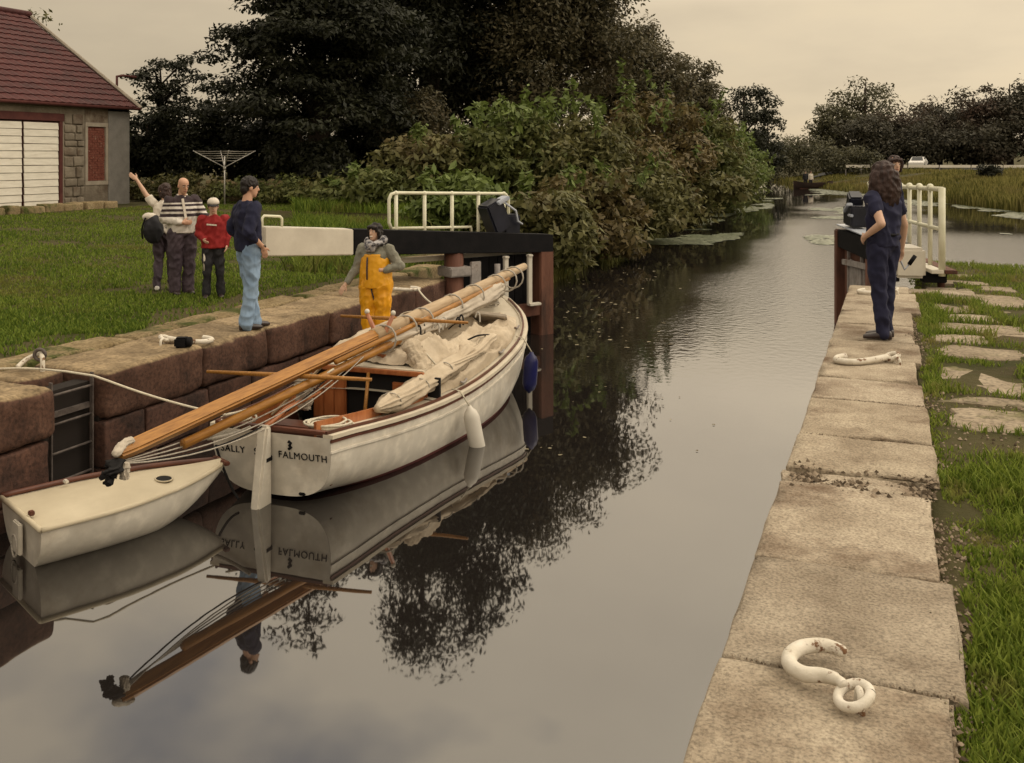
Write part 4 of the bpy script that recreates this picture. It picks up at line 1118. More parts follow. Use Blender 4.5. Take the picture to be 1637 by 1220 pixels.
coil('pale rope coiled on the canvas beside the mast', bw((0.05, 3.15, 1.12)), 0.17, 5, m_rope2, 3)
coil('pale rope heaped on the transom end of the cockpit', bw((0.38, 0.32, 0.62)), 0.17, 4, m_rope, 5)
coil('grey rope tangled round the samson post at the bow', bw((0.12, 5.05, 1.03)), 0.14, 5, m_rope2, 7)
coil('pale rope heaped on the foredeck by the hatch', bw((-0.1, 4.35, 1.05)), 0.16, 4, m_rope, 8)
coil('white rope hanging over the port quarter of the boat', bw((-0.45, 0.12, 0.63)), 0.12, 3, m_rope, 9)
rope('thin rope from the rag across the boat transom', sag(bw((-0.5, -0.02, 0.72)), bw((0.1, 0.9, 1.0)), 0.05), 0.010, m_rope)
rope('grey stick of rope slung across the port quarter', sag(bw((-0.62, -0.12, 0.52)), bw((-0.18, -0.10, 0.66)), 0.02), 0.018, m_rope2)
rope('dark rope drooping from the boat to the dinghy bow', sag(bw((-0.58, -0.06, 0.45)), bw((-0.2, -0.25, 0.06)), 0.05), 0.012, m_dark)
# stick lying over the coaming
rope('pale stick leaning over the port coaming', [bw((-0.32, 0.45, 0.62)), bw((-0.1, 1.0, 0.98))], 0.014, m_spar_pale, 'wooden_stick')
# ---- fenders
m_fend = mat('white_fender', (0.54, 0.50, 0.43), (0.62, 0.58, 0.51), scale=3, rough=0.45, c3=(0.4, 0.36, 0.3), s3=4, thr3=(0.62, 0.8))
m_fendb = mat('blue_fender', (0.008, 0.009, 0.055), (0.013, 0.015, 0.09), scale=3, rough=0.35)
def fender(t_, label, m, ln, r, lean, dz):
    g_ = gun(t_, 1, 0, 0); c = bw((g_.x + r + 0.03, g_.y, 0))
    f_ = thing('fender', label, 'fender', c, BH, 'fenders along the side of the sailing boat')
    top = g_.z + dz
    rot_ = Matrix.Rotation(lean, 3, 'Y') @ Matrix.Rotation(-lean * 0.8, 3, 'X')
    prof = [(0, 0.02), (0.03, 0.035), (0.06, r * 0.75), (0.12, r), (ln - 0.12, r), (ln - 0.05, r * 0.75), (ln - 0.02, 0.03), (ln, 0.018)]
    MB().rings([(0, 0, -h_, r_, r_) for h_, r_ in prof], 16, rot=rot_, org=(0, 0, top)).build('body', m, f_, True)
    MB().tube([(0, 0, top), (-r - 0.02, 0, g_.z + 0.05), (-r - 0.12, 0.02, g_.z + 0.06)], 0.008, 6).build('lanyard', m_rope, f_, True)
fender(0.36, 'white sausage fender hanging on the starboard side of the boat', m_fend, 0.60, 0.085, R(-9), -0.10)
fender(0.72, 'dark blue fender hanging near the bow of the boat', m_fendb, 0.52, 0.092, R(3), -0.12)
# ---- mooring lines
hk = G(62, 590, ZL + 0.06)
rope('pale mooring rope from the coping hook down to the boat', [hk, G(105, 594, ZL + 0.03), G(150, 601, ZL + 0.012)] + sag(G(160, 604, ZL - 0.0), bw((-0.58, 0.12, 0.68)), 0.03)[1:], 0.0105)
rope('pale mooring rope running along the left coping from the hook', [G(-60, 585, ZL + 0.02), G(-10, 590, ZL + 0.015), G(30, 589, ZL + 0.03), hk], 0.0105)
rope('pale bow rope from the hook behind the yellow trousers to the boat', sag(G(668, 462, ZL + 0.04), bw((-0.35, 4.6, 1.05)), 0.06), 0.014)

# ------------------------------------------------------------------ dinghy
m_ding = mat('cream_dinghy_deck', (0.46, 0.395, 0.28), (0.55, 0.48, 0.35), scale=2.5, rough=0.5, c3=(0.42, 0.35, 0.24), s3=3, thr3=(0.6, 0.8))
dg_ = thing('dinghy', 'small cream dinghy with a flat top and oval hole tied astern', 'dinghy', (-6.30, 5.60, 0), R(-25))
DLn = 1.62
def dsec(t_):
    hb = 0.47 * (1 - max(0, (t_ - 0.25) / 0.78) ** 2.0) + 0.012
    hb = max(0.06, hb)
    sh = 0.335 + 0.035 * t_ ** 2
    kz = -0.07 + 0.36 * max(0, (t_ - 0.55) / 0.45) ** 2
    return hb, sh, kz
nst, npf = 20, 8
vs_, fs_ = [], []
for i in range(nst + 1):
    t_ = i / nst
    hb, sh, kz = dsec(t_)
    ring = []
    for k in range(npf + 1):
        th = math.pi / 2 * k / npf
        ring.append((hb * math.sin(th) ** 0.8 * (0.86 + 0.14 * (1 - math.cos(th))), sh - (sh - kz) * math.cos(th) ** 0.8))
    full = [(-x, z) for x, z in reversed(ring)] + ring[1:]
    vs_ += [(x, t_ * DLn + 0.12 * (z - 0.1) * (1 if t_ > 0.6 else -0.3), z) for x, z in full]
m_ = 2 * npf + 1
fs_ = [(i * m_ + k, i * m_ + k + 1, (i + 1) * m_ + k + 1, (i + 1) * m_ + k) for i in range(nst) for k in range(m_ - 1)]
fs_ += [tuple(range(m_)), tuple(reversed(range(nst * m_, nst * m_ + m_)))]
MB().add(vs_, fs_).build('hull', m_hull, dg_, auto=50)
tv, tf = [], []
for i in range(nst + 1):
    hb, sh, kz = dsec(i / nst)
    y = vs_[i * m_][1]
    for k in range(9):
        u = -1 + 2 * k / 8
        tv.append((hb * 0.97 * u, y, sh - 0.012 + 0.045 * (1 - u * u) * min(1, 4 * i / nst + 0.2)))
tf = [(i * 9 + k, i * 9 + k + 1, (i + 1) * 9 + k + 1, (i + 1) * 9 + k) for i in range(nst) for k in range(8)]
MB().add(tv, tf).build('top_deck', m_ding, dg_, True)
for s, m in ((-1, m_dwood), (1, m_ding)):
    pts = []
    for i in range(nst + 1):
        hb, sh, kz = dsec(i / nst)
        pts.append((s * (hb + 0.004), vs_[i * m_][1], sh + (0.012 if s < 0 else 0)))
    MB().tube(pts, 0.024 if s < 0 else 0.020, 8).build('gunwale', m, dg_, True)
hb, sh, kz = dsec(0)
MB().tube([(-hb, vs_[0][1] - 0.004, sh), (hb, vs_[0][1] - 0.004, sh)], 0.02, 8).build('transom_rail', m_ding, dg_, True)
hb, sh, kz = dsec(1)
bevel_build(MB().box((0, vs_[nst * m_][1] + 0.005, sh + 0.01), (0.26, 0.05, 0.035)), 'bow_cap', m_dwood, dg_, 0.008)
oc = (0.12, 1.08)
hz = 0.335 + 0.035 * (oc[1] / DLn) ** 2 - 0.012 + 0.040
MB().rings([(oc[0], oc[1], hz - 0.028, 0.085, 0.062), (oc[0], oc[1], hz + 0.004, 0.085, 0.062)], 24).build('hatch_hole_shade', m_dark, dg_)  # solid near-black plug in the deck, painted shade of the oval hole
ring = [(oc[0] + 0.088 * math.cos(a_), oc[1] + 0.065 * math.sin(a_), hz + 0.003) for a_ in [2 * math.pi * k / 28 for k in range(29)]]
MB().tube(ring, 0.007, 6, cap=False).build('hatch_rim', m_ding, dg_, True)
MB().tube([(0.02 + 0.065 * math.cos(a_), -0.06, 0.10 + 0.085 * math.sin(a_)) for a_ in [2 * math.pi * k / 20 for k in range(21)]], 0.008, 6, cap=False).build('transom_ring', m_rope2, dg_, True)
bevel_build(MB().box((0.05, -0.045, 0.17), (0.16, 0.03, 0.24)), 'transom_pad', m_hull, dg_, 0.008)
bevel_build(MB().box((0.16, 0.02, 0.37), (0.05, 0.04, 0.035)), 'rowlock_block', m_dwood, dg_, 0.006)
bevel_build(MB().box((-0.36, 0.45, 0.385), (0.06, 0.035, 0.03)), 'cleat', m_white, dg_, 0.008)
# ------------------------------------------------------------------ people
_remesh = []
def vox(mb, name, m, parent, voxel, smooth=3, wrinkle=0.0, wfreq=9.0, seed=0.0):
    o = mb.build(name, m, parent, True)
    r_ = o.modifiers.new('remesh', 'REMESH'); r_.mode = 'VOXEL'; r_.voxel_size = voxel; r_.use_smooth_shade = True
    s_ = o.modifiers.new('smooth', 'SMOOTH'); s_.factor = 0.5; s_.iterations = smooth
    _remesh.append((o, wrinkle, wfreq, seed))
    return o
def bake_remesh():
    dg = bpy.context.evaluated_depsgraph_get()
    for o, wr, wf, seed in _remesh:
        me = bpy.data.meshes.new_from_object(o.evaluated_get(dg))
        o.modifiers.clear()
        old = o.data
        m = old.materials[0]
        o.data = me
        if not me.materials: me.materials.append(m)
        n = len(me.vertices)
        if wr:
            co = np.empty(n * 3, dtype=np.float32); me.vertices.foreach_get('co', co); co = co.reshape(-1, 3)
            no = np.empty(n * 3, dtype=np.float32); me.vertices.foreach_get('normal', no); no = no.reshape(-1, 3)
            off = np.array([ridged(Vector((p[0] * wf + seed, p[1] * wf, p[2] * wf * 0.75 + p[0] * 4))) - 0.5 + 0.4 * noise.noise(Vector((p[0] * wf * 2.3, p[1] * wf * 2.3, p[2] * wf * 2 + seed))) for p in co.tolist()], dtype=np.float32)
            co = co + no * (off * wr)[:, None]
            me.vertices.foreach_set('co', co.ravel())
        me.polygons.foreach_set('use_smooth', np.ones(len(me.polygons), dtype=bool))
        me.update()
        bpy.data.meshes.remove(old)
    _remesh.clear()
def limb(mb, pts, rs, n=12):
    """tapered limb with round joints and a little in-between shaping"""
    pts = [Vector(p) for p in pts]
    for i in range(len(pts) - 1):
        mb.tube([pts[i], pts[i].lerp(pts[i + 1], 0.33), pts[i].lerp(pts[i + 1], 0.7), pts[i + 1]],
                [rs[i], rs[i] * 0.72 + rs[i + 1] * 0.28 + rs[i] * 0.05, rs[i] * 0.33 + rs[i + 1] * 0.67, rs[i + 1]], n)
    for p, r_ in zip(pts, rs):
        mb.ball(p, r_ * 0.99, n, 8)
def hand(mb, wrist, d, nrm, side, curl=0.5, s=1.0):
    """palm, four fingers and a thumb; d = direction of the hand, nrm = where the palm faces, side = thumb side"""
    d, nrm = Vector(d).normalized(), Vector(nrm)
    nrm = (nrm - d * nrm.dot(d)).normalized()
    sd_ = Vector(side); sd_ = (sd_ - d * sd_.dot(d) - nrm * sd_.dot(nrm)).normalized()
    w = Vector(wrist)
    rot_ = Matrix((sd_, d, nrm)).transposed()
    mb.ball(w + d * 0.05 * s, (0.040 * s, 0.056 * s, 0.016 * s), 12, 8, rot=rot_)
    mb.tube([w - d * 0.02, w + d * 0.03 * s], [0.024 * s, 0.03 * s], 10)
    for k, (off, ln) in enumerate(((0.030, 0.072), (0.010, 0.080), (-0.010, 0.075), (-0.029, 0.058))):
        p = w + d * 0.088 * s + sd_ * off * s
        spread = sd_ * off * 0.6
        dirv = (d + spread).normalized(); pts = [p - d * 0.02 * s]
        for j in range(3):
            dirv = (dirv * math.cos(curl * 0.55) + nrm * math.sin(curl * 0.55)).normalized()
            pts.append(pts[-1] + dirv * ln * s * (0.55, 0.35, 0.27)[j])
        mb.tube(pts, [0.0095 * s, 0.009 * s, 0.0085 * s, 0.007 * s], 8)
        mb.ball(pts[-1], 0.007 * s, 8, 6)
    p0 = w + d * 0.025 * s + sd_ * 0.028 * s
    p1 = p0 + (sd_ * 0.7 + d * 0.7).normalized() * 0.04 * s + nrm * 0.008
    p2 = p1 + (sd_ * 0.3 + d * 0.9 + nrm * 0.3 * curl).normalized() * 0.034 * s
    mb.tube([p0, p1, p2], [0.015 * s, 0.011 * s, 0.008 * s], 8); mb.ball(p2, 0.008 * s, 8, 6)
m_eye = mat('eye_dark', (0.012, 0.009, 0.008), rough=0.15, spec=0.6)
m_eyew = mat('eye_white', (0.62, 0.58, 0.54), rough=0.3)
m_lip = mat('lips', (0.28, 0.10, 0.085), rough=0.5)
m_teeth = mat('teeth', (0.7, 0.66, 0.58), rough=0.3)
skin_a = mat('skin_light', (0.50, 0.315, 0.225), (0.57, 0.37, 0.27), scale=8, rough=0.55, spec=0.3)
skin_b = mat('skin_ruddy', (0.46, 0.255, 0.165), (0.54, 0.32, 0.22), scale=8, rough=0.5, spec=0.35)
def person(label, loc, rz, H=1.75, J=None, head_rot=(0, 0, 0), skin=skin_a, shirt=None, trousers=None, shoes=None, hair=None, twist=0.0, build=1.0, group=None,
           sleeve=1.0, hands=None, smile=False, voxel=0.008, trouser_flare=1.0, shirt_len=0.0, child=False, collar=None, legw=1.0, loose=1.0):
    k = H / 1.75
    t_ = thing('person', label, 'person', loc, rz, group)
    D_ = dict(pelvis=(0, 0, 0.95), neck=(0, 0.0, 1.46), head=(0, 0.035, 1.635),
              shl=(-0.185, 0, 1.41), shr=(0.185, 0, 1.41), ell=(-0.235, -0.02, 1.13), elr=(0.235, -0.02, 1.13), wrl=(-0.24, 0.03, 0.88), wrr=(0.24, 0.03, 0.88),
              hipl=(-0.09, 0, 0.92), hipr=(0.09, 0, 0.92), knl=(-0.10, 0.015, 0.50), knr=(0.10, 0.015, 0.50), anl=(-0.105, -0.03, 0.085), anr=(0.105, -0.03, 0.085),
              footl=(-0.06, 1.0, 0), footr=(0.06, 1.0, 0))
    if J: D_.update(J)
    D_ = {a_: (Vector(b_) * k if not a_.startswith('foot') else Vector(b_).normalized()) for a_, b_ in D_.items()}
    hs = 1.0 if not child else 1.14
    B_ = build
    # ----- head
    HR = Matrix.Rotation(head_rot[2], 3, 'Z') @ Matrix.Rotation(head_rot[0], 3, 'X') @ Matrix.Rotation(head_rot[1], 3, 'Y')
    hc = D_['head']; hk_ = k * hs
    def hp(p): return HR @ (Vector(p) * hk_) + hc
    body = MB()
    prof = [(-0.116, 0.016, 0.018, 0.058), (-0.104, 0.033, 0.034, 0.048), (-0.078, 0.049, 0.056, 0.030), (-0.045, 0.060, 0.074, 0.014), (-0.01, 0.0685, 0.086, 0.004), (0.03, 0.073, 0.092, -0.003), (0.065, 0.069, 0.088, -0.006), (0.092, 0.053, 0.068, -0.008), (0.108, 0.030, 0.040, -0.008), (0.115, 0.008, 0.01, -0.008)]
    body.rings([(0, yo * hk_, z * hk_, rx * hk_, ry * hk_) for z, rx, ry, yo in prof], 20, rot=HR, org=hc)
    body.tube([hp((0, 0.083, 0.018)), hp((0, 0.098, -0.008)), hp((0, 0.107, -0.028)), hp((0, 0.090, -0.034))], [0.008 * hk_, 0.010 * hk_, 0.0145 * hk_, 0.010 * hk_], 8)
    body.tube([hp((-0.042, 0.070, 0.026)), hp((0, 0.086, 0.022)), hp((0.042, 0.070, 0.026))], 0.011 * hk_, 8)
    body.tube([hp((-0.022, 0.078, -0.062)), hp((0, 0.088, -0.062)), hp((0.022, 0.078, -0.062))], 0.0095 * hk_, 8)
    for s in (-1, 1):
        body.ball(hp((s * 0.074, -0.008, -0.012)), (0.011 * hk_, 0.020 * hk_, 0.032 * hk_), 10, 8, rot=HR)
    limb(body, [D_['neck'] - Vector((0, 0, 0.06)) * k, hp((0, -0.015, -0.075))], [0.060 * k * B_, 0.054 * k * hs])
    # ----- body core under the clothes
    tw = Matrix.Rotation(twist, 3, 'Z')
    pel, nk = D_['pelvis'], D_['neck']
    def tors(mb, rows):
        vs_, fs_, n = [], [], 20
        for (f_, rx, ry) in rows:
            c = pel.lerp(nk, f_); rt = Matrix.Rotation(twist * max(0, min(1, f_)), 3, 'Z')
            for q in range(n):
                a_ = 2 * math.pi * q / n
                ca, sa = math.cos(a_), math.sin(a_)
                ca = math.copysign(abs(ca) ** 0.85, ca); sa = math.copysign(abs(sa) ** 0.85, sa)
                vs_.append(c + rt @ Vector((rx * k * B_ * ca, ry * k * B_ * sa, 0)))
        for i in range(len(rows) - 1):
            for q in range(n):
                a_, b_ = i * n + q, i * n + (q + 1) % n
                fs_.append((a_, b_, b_ + n, a_ + n))
        fs_ += [tuple(reversed(range(n))), tuple(range((len(rows) - 1) * n, len(rows) * n))]
        mb.add(vs_, fs_)
    tors(body, [(-0.2, 0.12, 0.08), (0.0, 0.14, 0.09), (0.3, 0.125, 0.08), (0.6, 0.145, 0.09), (0.85, 0.14, 0.08), (0.97, 0.09, 0.06), (1.03, 0.05, 0.05)])
    for s in ('l', 'r'):
        limb(body, [D_['sh' + s], D_['el' + s], D_['wr' + s]], [0.052 * k * B_, 0.040 * k * B_, 0.027 * k])
        limb(body, [D_['hip' + s], D_['kn' + s], D_['an' + s]], [0.075 * k, 0.052 * k, 0.036 * k])
        hd_ = (hands or {}).get(s, {})
        fw = (D_['wr' + s] - D_['el' + s]).normalized()
        sgn = -1 if s == 'l' else 1
        hand(body, D_['wr' + s], hd_.get('d', fw), hd_.get('n', (-sgn, 0, 0)), hd_.get('side', (0, 1, 0)), hd_.get('curl', 0.55), k * (1.0 if not child else 0.92))
    vox(body, 'body', skin, t_, voxel, 2)
    # ----- face
    for s in (-1, 1):
        MB().ball(hp((s * 0.031, 0.0795, 0.004)), (0.0135 * hk_, 0.008 * hk_, 0.0085 * hk_), 10, 6, rot=HR).build('eye', m_eyew, t_, True)
        MB().ball(hp((s * 0.031, 0.0855, 0.004)), (0.0068 * hk_, 0.004 * hk_, 0.0068 * hk_), 8, 6, rot=HR).build('iris', m_eye, t_, True)
        if hair: MB().tube([hp((s * 0.014, 0.0935, 0.030)), hp((s * 0.032, 0.089, 0.034)), hp((s * 0.050, 0.072, 0.027))], 0.005 * hk_, 6).build('eyebrow', hair[1], t_, True)
    MB().tube([hp((-0.026, 0.081, -0.058 if smile else -0.063)), hp((0, 0.093, -0.064)), hp((0.026, 0.081, -0.058 if smile else -0.063))], [0.004 * hk_, (0.009 if smile else 0.0065) * hk_, 0.004 * hk_], 8).build('mouth', m_teeth if smile else m_lip, t_, True)
    # ----- trousers
    if trousers:
        tb = MB()
        lw = legw
        tors(tb, [(-0.24, 0.07, 0.075), (-0.12, 0.155, 0.112), (0.0, 0.165, 0.118), (0.10, 0.160, 0.112), (0.19, 0.154, 0.105)])
        for s in ('l', 'r'):
            h_, kn_, an_ = D_['hip' + s], D_['kn' + s], D_['an' + s]
            limb(tb, [h_ + Vector((0, 0, 0.02)) * k, h_.lerp(kn_, 0.5), kn_, kn_.lerp(an_, 0.55), an_ + Vector((0, 0.0, -0.02)) * k],
                 [0.098 * k * lw, 0.086 * k * lw, 0.069 * k * lw, 0.063 * k * lw, 0.060 * k * lw * trouser_flare])
        vox(tb, trousers[1], trousers[0], t_, 0.010, 2, 0.017, 9, rz)
    if shirt:
        sb_ = MB(); lo = loose
        tors(sb_, [(-0.06 - shirt_len, 0.172 * lo, 0.124 * lo), (0.08, 0.174 * lo, 0.124 * lo), (0.3, 0.172 * lo, 0.120 * lo), (0.55, 0.182 * lo, 0.124 * lo), (0.78, 0.185 * lo, 0.116 * lo), (0.92, 0.152, 0.092), (1.0, 0.088, 0.074), (1.035, 0.068, 0.066)])
        for s in ('l', 'r'):
            e_, w_ = D_['el' + s], D_['wr' + s]
            pts = [D_['sh' + s] - Vector((0, 0, 0.01)) * k, D_['sh' + s].lerp(e_, 0.5)]; rs = [0.073 * k * B_ * lo, 0.066 * k * B_ * lo]
            if sleeve > 0.5:
                pts.append(e_); rs.append(0.058 * k * B_ * lo)
                f_ = (sleeve - 0.5) * 2
                pts.append(e_.lerp(w_, f_ * 0.93)); rs.append((0.054 - 0.012 * f_) * k * B_ * lo)
            limb(sb_, pts, rs)
        vox(sb_, shirt[1], shirt[0], t_, 0.010, 2, 0.018, 9, rz + 3)
    if collar:
        c0 = nk + Vector((0, 0.0, 0.015)) * k
        MB().tube([c0 + tw @ Vector((0.068 * math.cos(a_), 0.066 * math.sin(a_) + 0.004, 0.012 - 0.03 * max(0, math.sin(a_)))) * k for a_ in [2 * math.pi * q / 20 for q in range(21)]], 0.014 * k, 8, cap=False).build('collar', collar, t_, True)
    if shoes:
        for s in ('l', 'r'):
            an_ = D_['an' + s]; fd = D_['foot' + s]
            rt = Matrix.Rotation(math.atan2(-fd.x, fd.y), 3, 'Z')
            sb_ = MB()
            g0 = Vector((an_.x, an_.y, an_.z - 0.085 * k))
            prof2 = [(-0.075, 0.030, 0.035), (-0.06, 0.040, 0.045), (-0.01, 0.041, 0.046), (0.06, 0.043, 0.038), (0.12, 0.047, 0.032), (0.165, 0.043, 0.027), (0.195, 0.026, 0.020)]
            vs_, fs_, n = [], [], 14
            for (y, w_, h_) in prof2:
                for q in range(n):
                    a_ = 2 * math.pi * q / n
                    zz = h_ + h_ * math.sin(a_)
                    vs_.append(g0 + rt @ (Vector((w_ * math.cos(a_), y, max(0.004, zz))) * k))
            for i in range(len(prof2) - 1):
                for q in range(n):
                    a_, b_ = i * n + q, i * n + (q + 1) % n
                    fs_.append((a_, b_, b_ + n, a_ + n))
            fs_ += [tuple(reversed(range(n))), tuple(range((len(prof2) - 1) * n, len(prof2) * n))]
            sb_.add(vs_, fs_).tube([g0 + Vector((0, 0, 0.05)) * k, an_ + Vector((0, 0, 0.05)) * k], [0.044 * k, 0.042 * k], 12)
            vox(sb_, 'shoe', shoes, t_, 0.009, 2)
    # ----- hair
    if hair and hair[0]:
        st, hm = hair[0], hair[1]
        hbm = MB()
        if st == 'short':
            hbm.ball(hp((0, -0.012, 0.036)), (0.086 * hk_, 0.103 * hk_, 0.092 * hk_), 16, 10, rot=HR)
            hbm.ball(hp((0, -0.060, -0.02)), (0.070 * hk_, 0.050 * hk_, 0.075 * hk_), 14, 8, rot=HR)
            for s in (-1, 1): hbm.ball(hp((s * 0.066, 0.016, 0.01)), (0.012 * hk_, 0.02 * hk_, 0.04 * hk_), 10, 6, rot=HR)
            vox(hbm, 'hair', hm, t_, 0.009, 2, 0.010, 26, 2)
        elif st == 'bob':
            hbm.ball(hp((0, -0.018, 0.038)), (0.090 * hk_, 0.102 * hk_, 0.094 * hk_), 16, 10, rot=HR)
            hbm.ball(hp((0, -0.065, -0.04)), (0.085 * hk_, 0.055 * hk_, 0.105 * hk_), 14, 8, rot=HR)
            for s in (-1, 1): limb(hbm, [hp((s * 0.062, 0.055, 0.06)), hp((s * 0.080, 0.02, 0.0)), hp((s * 0.074, 0.0, -0.085))], [0.028 * hk_, 0.030 * hk_, 0.026 * hk_])
            limb(hbm, [hp((-0.05, 0.070, 0.062)), hp((0, 0.082, 0.066)), hp((0.05, 0.070, 0.062))], [0.022 * hk_, 0.024 * hk_, 0.022 * hk_])
            vox(hbm, 'hair', hm, t_, 0.009, 2, 0.014, 20, 2)
        elif st == 'long':
            hbm.ball(hp((0, -0.02, 0.045)), (0.112 * hk_, 0.120 * hk_, 0.105 * hk_), 18, 12, rot=HR)
            rows = [(0.05, 0.124, 0.116), (-0.03, 0.146, 0.124), (-0.12, 0.158, 0.122), (-0.20, 0.154, 0.108), (-0.27, 0.130, 0.085), (-0.31, 0.095, 0.055)]
            hbm.rings([(0, (-0.045 - 0.10 * max(0, -z)) * hk_, z * hk_, rx * hk_, ry * hk_ * 0.92) for z, rx, ry in reversed(rows)], 22, rot=HR, org=hc)
            vox(hbm, 'hair', hm, t_, 0.010, 2, 0.020, 15, 6)
    t_['_k'] = k
    return t_, D_, hp, hk_, HR
def lab(t_):
    if '_k' in t_: del t_['_k']
    return t_
m_navy = mat('navy_knit', (0.010, 0.011, 0.030), (0.018, 0.019, 0.045), scale=5, rough=0.9, bump=0.4, bscale=120, bdist=0.004)
m_navy2 = mat('navy_uniform', (0.011, 0.012, 0.033), (0.020, 0.021, 0.052), scale=4, rough=0.85, bump=0.3, bscale=60, bdist=0.004)
m_jean = mat('blue_denim', (0.16, 0.24, 0.36), (0.27, 0.37, 0.50), scale=3.2, rough=0.9, bump=0.3, bscale=90, bdist=0.004)
m_shoe = mat('dark_brown_shoe', (0.020, 0.012, 0.012), (0.035, 0.022, 0.020), scale=6, rough=0.4, spec=0.5)
m_shoew = mat('white_trainer', (0.55, 0.52, 0.47), (0.68, 0.65, 0.60), scale=6, rough=0.6)
h_black = mat('black_hair', (0.008, 0.006, 0.006), (0.022, 0.016, 0.014), scale=30, rough=0.55, bump=0.8, bscale=45, bdist=0.012, stretch=(1, 1, 0.3))
h_brown = mat('dark_brown_hair', (0.020, 0.010, 0.009), (0.065, 0.036, 0.030), scale=24, rough=0.55, bump=0.9, bscale=36, bdist=0.02, stretch=(1, 1, 0.3))
m_red = mat('red_sweatshirt', (0.19, 0.010, 0.012), (0.27, 0.020, 0.018), scale=4, rough=0.85, bump=0.3, bscale=80, bdist=0.004)
m_dtrous = mat('dark_purple_trousers', (0.040, 0.028, 0.038), (0.072, 0.052, 0.064), scale=3, rough=0.7)
m_btrous = mat('black_tracksuit', (0.010, 0.010, 0.012), (0.022, 0.021, 0.026), scale=3, rough=0.7)
m_yel = mat('yellow_oilskin', (0.62, 0.27, 0.006), (0.74, 0.36, 0.012), scale=3.5, rough=0.42, spec=0.45, bump=0.1, bscale=25)
m_greyj = mat('grey_green_jacket', (0.15, 0.145, 0.115), (0.26, 0.25, 0.20), scale=7, rough=0.8, bump=0.3, bscale=30)
m_cream = mat('cream_shirt', (0.52, 0.47, 0.40), (0.64, 0.58, 0.50), scale=3, rough=0.85)
m_plaid = mat('grey_plaid_scarf', (0.05, 0.05, 0.06), (0.42, 0.40, 0.40), scale=16, rough=0.9, thr=(0.42, 0.56))
# knitted cardigan: dark body with pale bands, cream below
mc_ = bpy.data.materials.new('banded_cardigan'); mc_.use_nodes = True
tn = mc_.node_tree; bs = tn.nodes['Principled BSDF']; bs.inputs['Roughness'].default_value = 0.9
tcc = tn.nodes.new('ShaderNodeTexCoord'); spz = tn.nodes.new('ShaderNodeSeparateXYZ'); tn.links.new(tcc.outputs['Object'], spz.inputs[0])
mrz = tn.nodes.new('ShaderNodeMapRange'); mrz.inputs['From Min'].default_value = 0.88; mrz.inputs['From Max'].default_value = 1.52; tn.links.new(spz.outputs['Z'], mrz.inputs['Value'])
rpc = tn.nodes.new('ShaderNodeValToRGB'); rpc.color_ramp.interpolation = 'CONSTANT'
cr, dk = (0.56, 0.52, 0.47), (0.030, 0.018, 0.022)
ramp_set(rpc, [(0.0, cr), (0.42, dk), (0.49, cr), (0.54, dk), (0.60, cr), (0.66, dk), (0.71, cr), (0.745, dk)])
tn.links.new(mrz.outputs[0], rpc.inputs[0]); tn.links.new(rpc.outputs[0], bs.inputs['Base Color'])
mv_v = 0.0085
# --- the long-haired woman on the right coping (local +y = the way she faces)
c = G(1412, 541, ZR)
wz = YAW + R(34)
t_, D_, hp, hk_, HR = person('woman with long dark hair in navy uniform standing on the pale coping', (c.x, c.y, ZR), wz, 1.66,
    J=dict(ell=(-0.27, -0.17, 1.16), wrl=(-0.225, 0.05, 1.02), elr=(0.30, -0.03, 1.12), wrr=(0.36, 0.04, 0.87), anl=(-0.06, -0.05, 0.085), anr=(0.075, 0.02, 0.085), footl=(-0.75, 1, 0), footr=(-0.6, 1, 0), knl=(-0.075, 0.0, 0.5), knr=(0.085, 0.02, 0.5), head=(0, 0.01, 1.62)),
    shirt=(m_navy2, 'shirt'), trousers=(m_navy2, 'trousers'), shoes=m_shoe, hair=('long', h_brown), sleeve=0.45, twist=R(-14), head_rot=(R(4), 0, R(-28)), legw=1.08, loose=1.04,
    hands=dict(l=dict(d=(0.5, 0.75, -0.45), n=(0.75, -0.5, 0), side=(0, 0.3, 1), curl=0.5), r=dict(curl=0.95)), voxel=0.0075)
lab(t_)
MB().box((-0.236, -0.02, 1.285), (0.012, 0.05, 0.022)).build('sleeve_badge', m_white, t_)
MB().tube([(0.14 * math.cos(a_) * 1.1, 0.106 * math.sin(a_) * 1.1, 0.985) for a_ in [2 * math.pi * q / 24 for q in range(25)]], 0.016, 6, cap=False).build('belt', m_black, t_, True)
# windlass in her right hand
hw = Matrix.Rotation(wz, 3, 'Z') @ (D_['wrr'] + Vector((0.0, 0.03, -0.085))) + Vector((c.x, c.y, ZR))
rgt = Vector((CA, SA, 0))
wl = thing('windlass', 'silver lock windlass with black grip held by the long-haired woman', 'windlass', hw)
MB().tube([rgt * -0.01 + Vector((0, 0, 0.02)), rgt * 0.03 + Vector((0, 0, -0.06)), rgt * 0.055 + Vector((0, 0, -0.12)), rgt * 0.10 + Vector((0, 0, -0.07))], 0.010, 8).build('shaft', m_gplate, wl, True)
MB().tube([rgt * 0.10 + Vector((0, 0, -0.07)), rgt * 0.16 + Vector((0, 0, 0.015))], 0.020, 10).build('grip', m_black, wl, True)
# --- person mostly hidden behind her by the gate
c = P(1419, 13.35, ZR)
t_, *_ = person('person with brown hair mostly hidden behind the long-haired woman', (c.x, c.y, ZR), YAW + R(100), 1.72, J=dict(ell=(-0.22, -0.05, 1.13), wrl=(-0.22, -0.02, 0.88), elr=(0.22, -0.05, 1.13), wrr=(0.22, -0.02, 0.88), neck=(0, -0.05, 1.46), head=(0, -0.11, 1.635)), shirt=(m_navy, 'jumper'), trousers=(m_navy2, 'trousers'), shoes=m_shoe, hair=('bob', h_brown), head_rot=(0, 0, R(80)), voxel=0.011)
lab(t_)
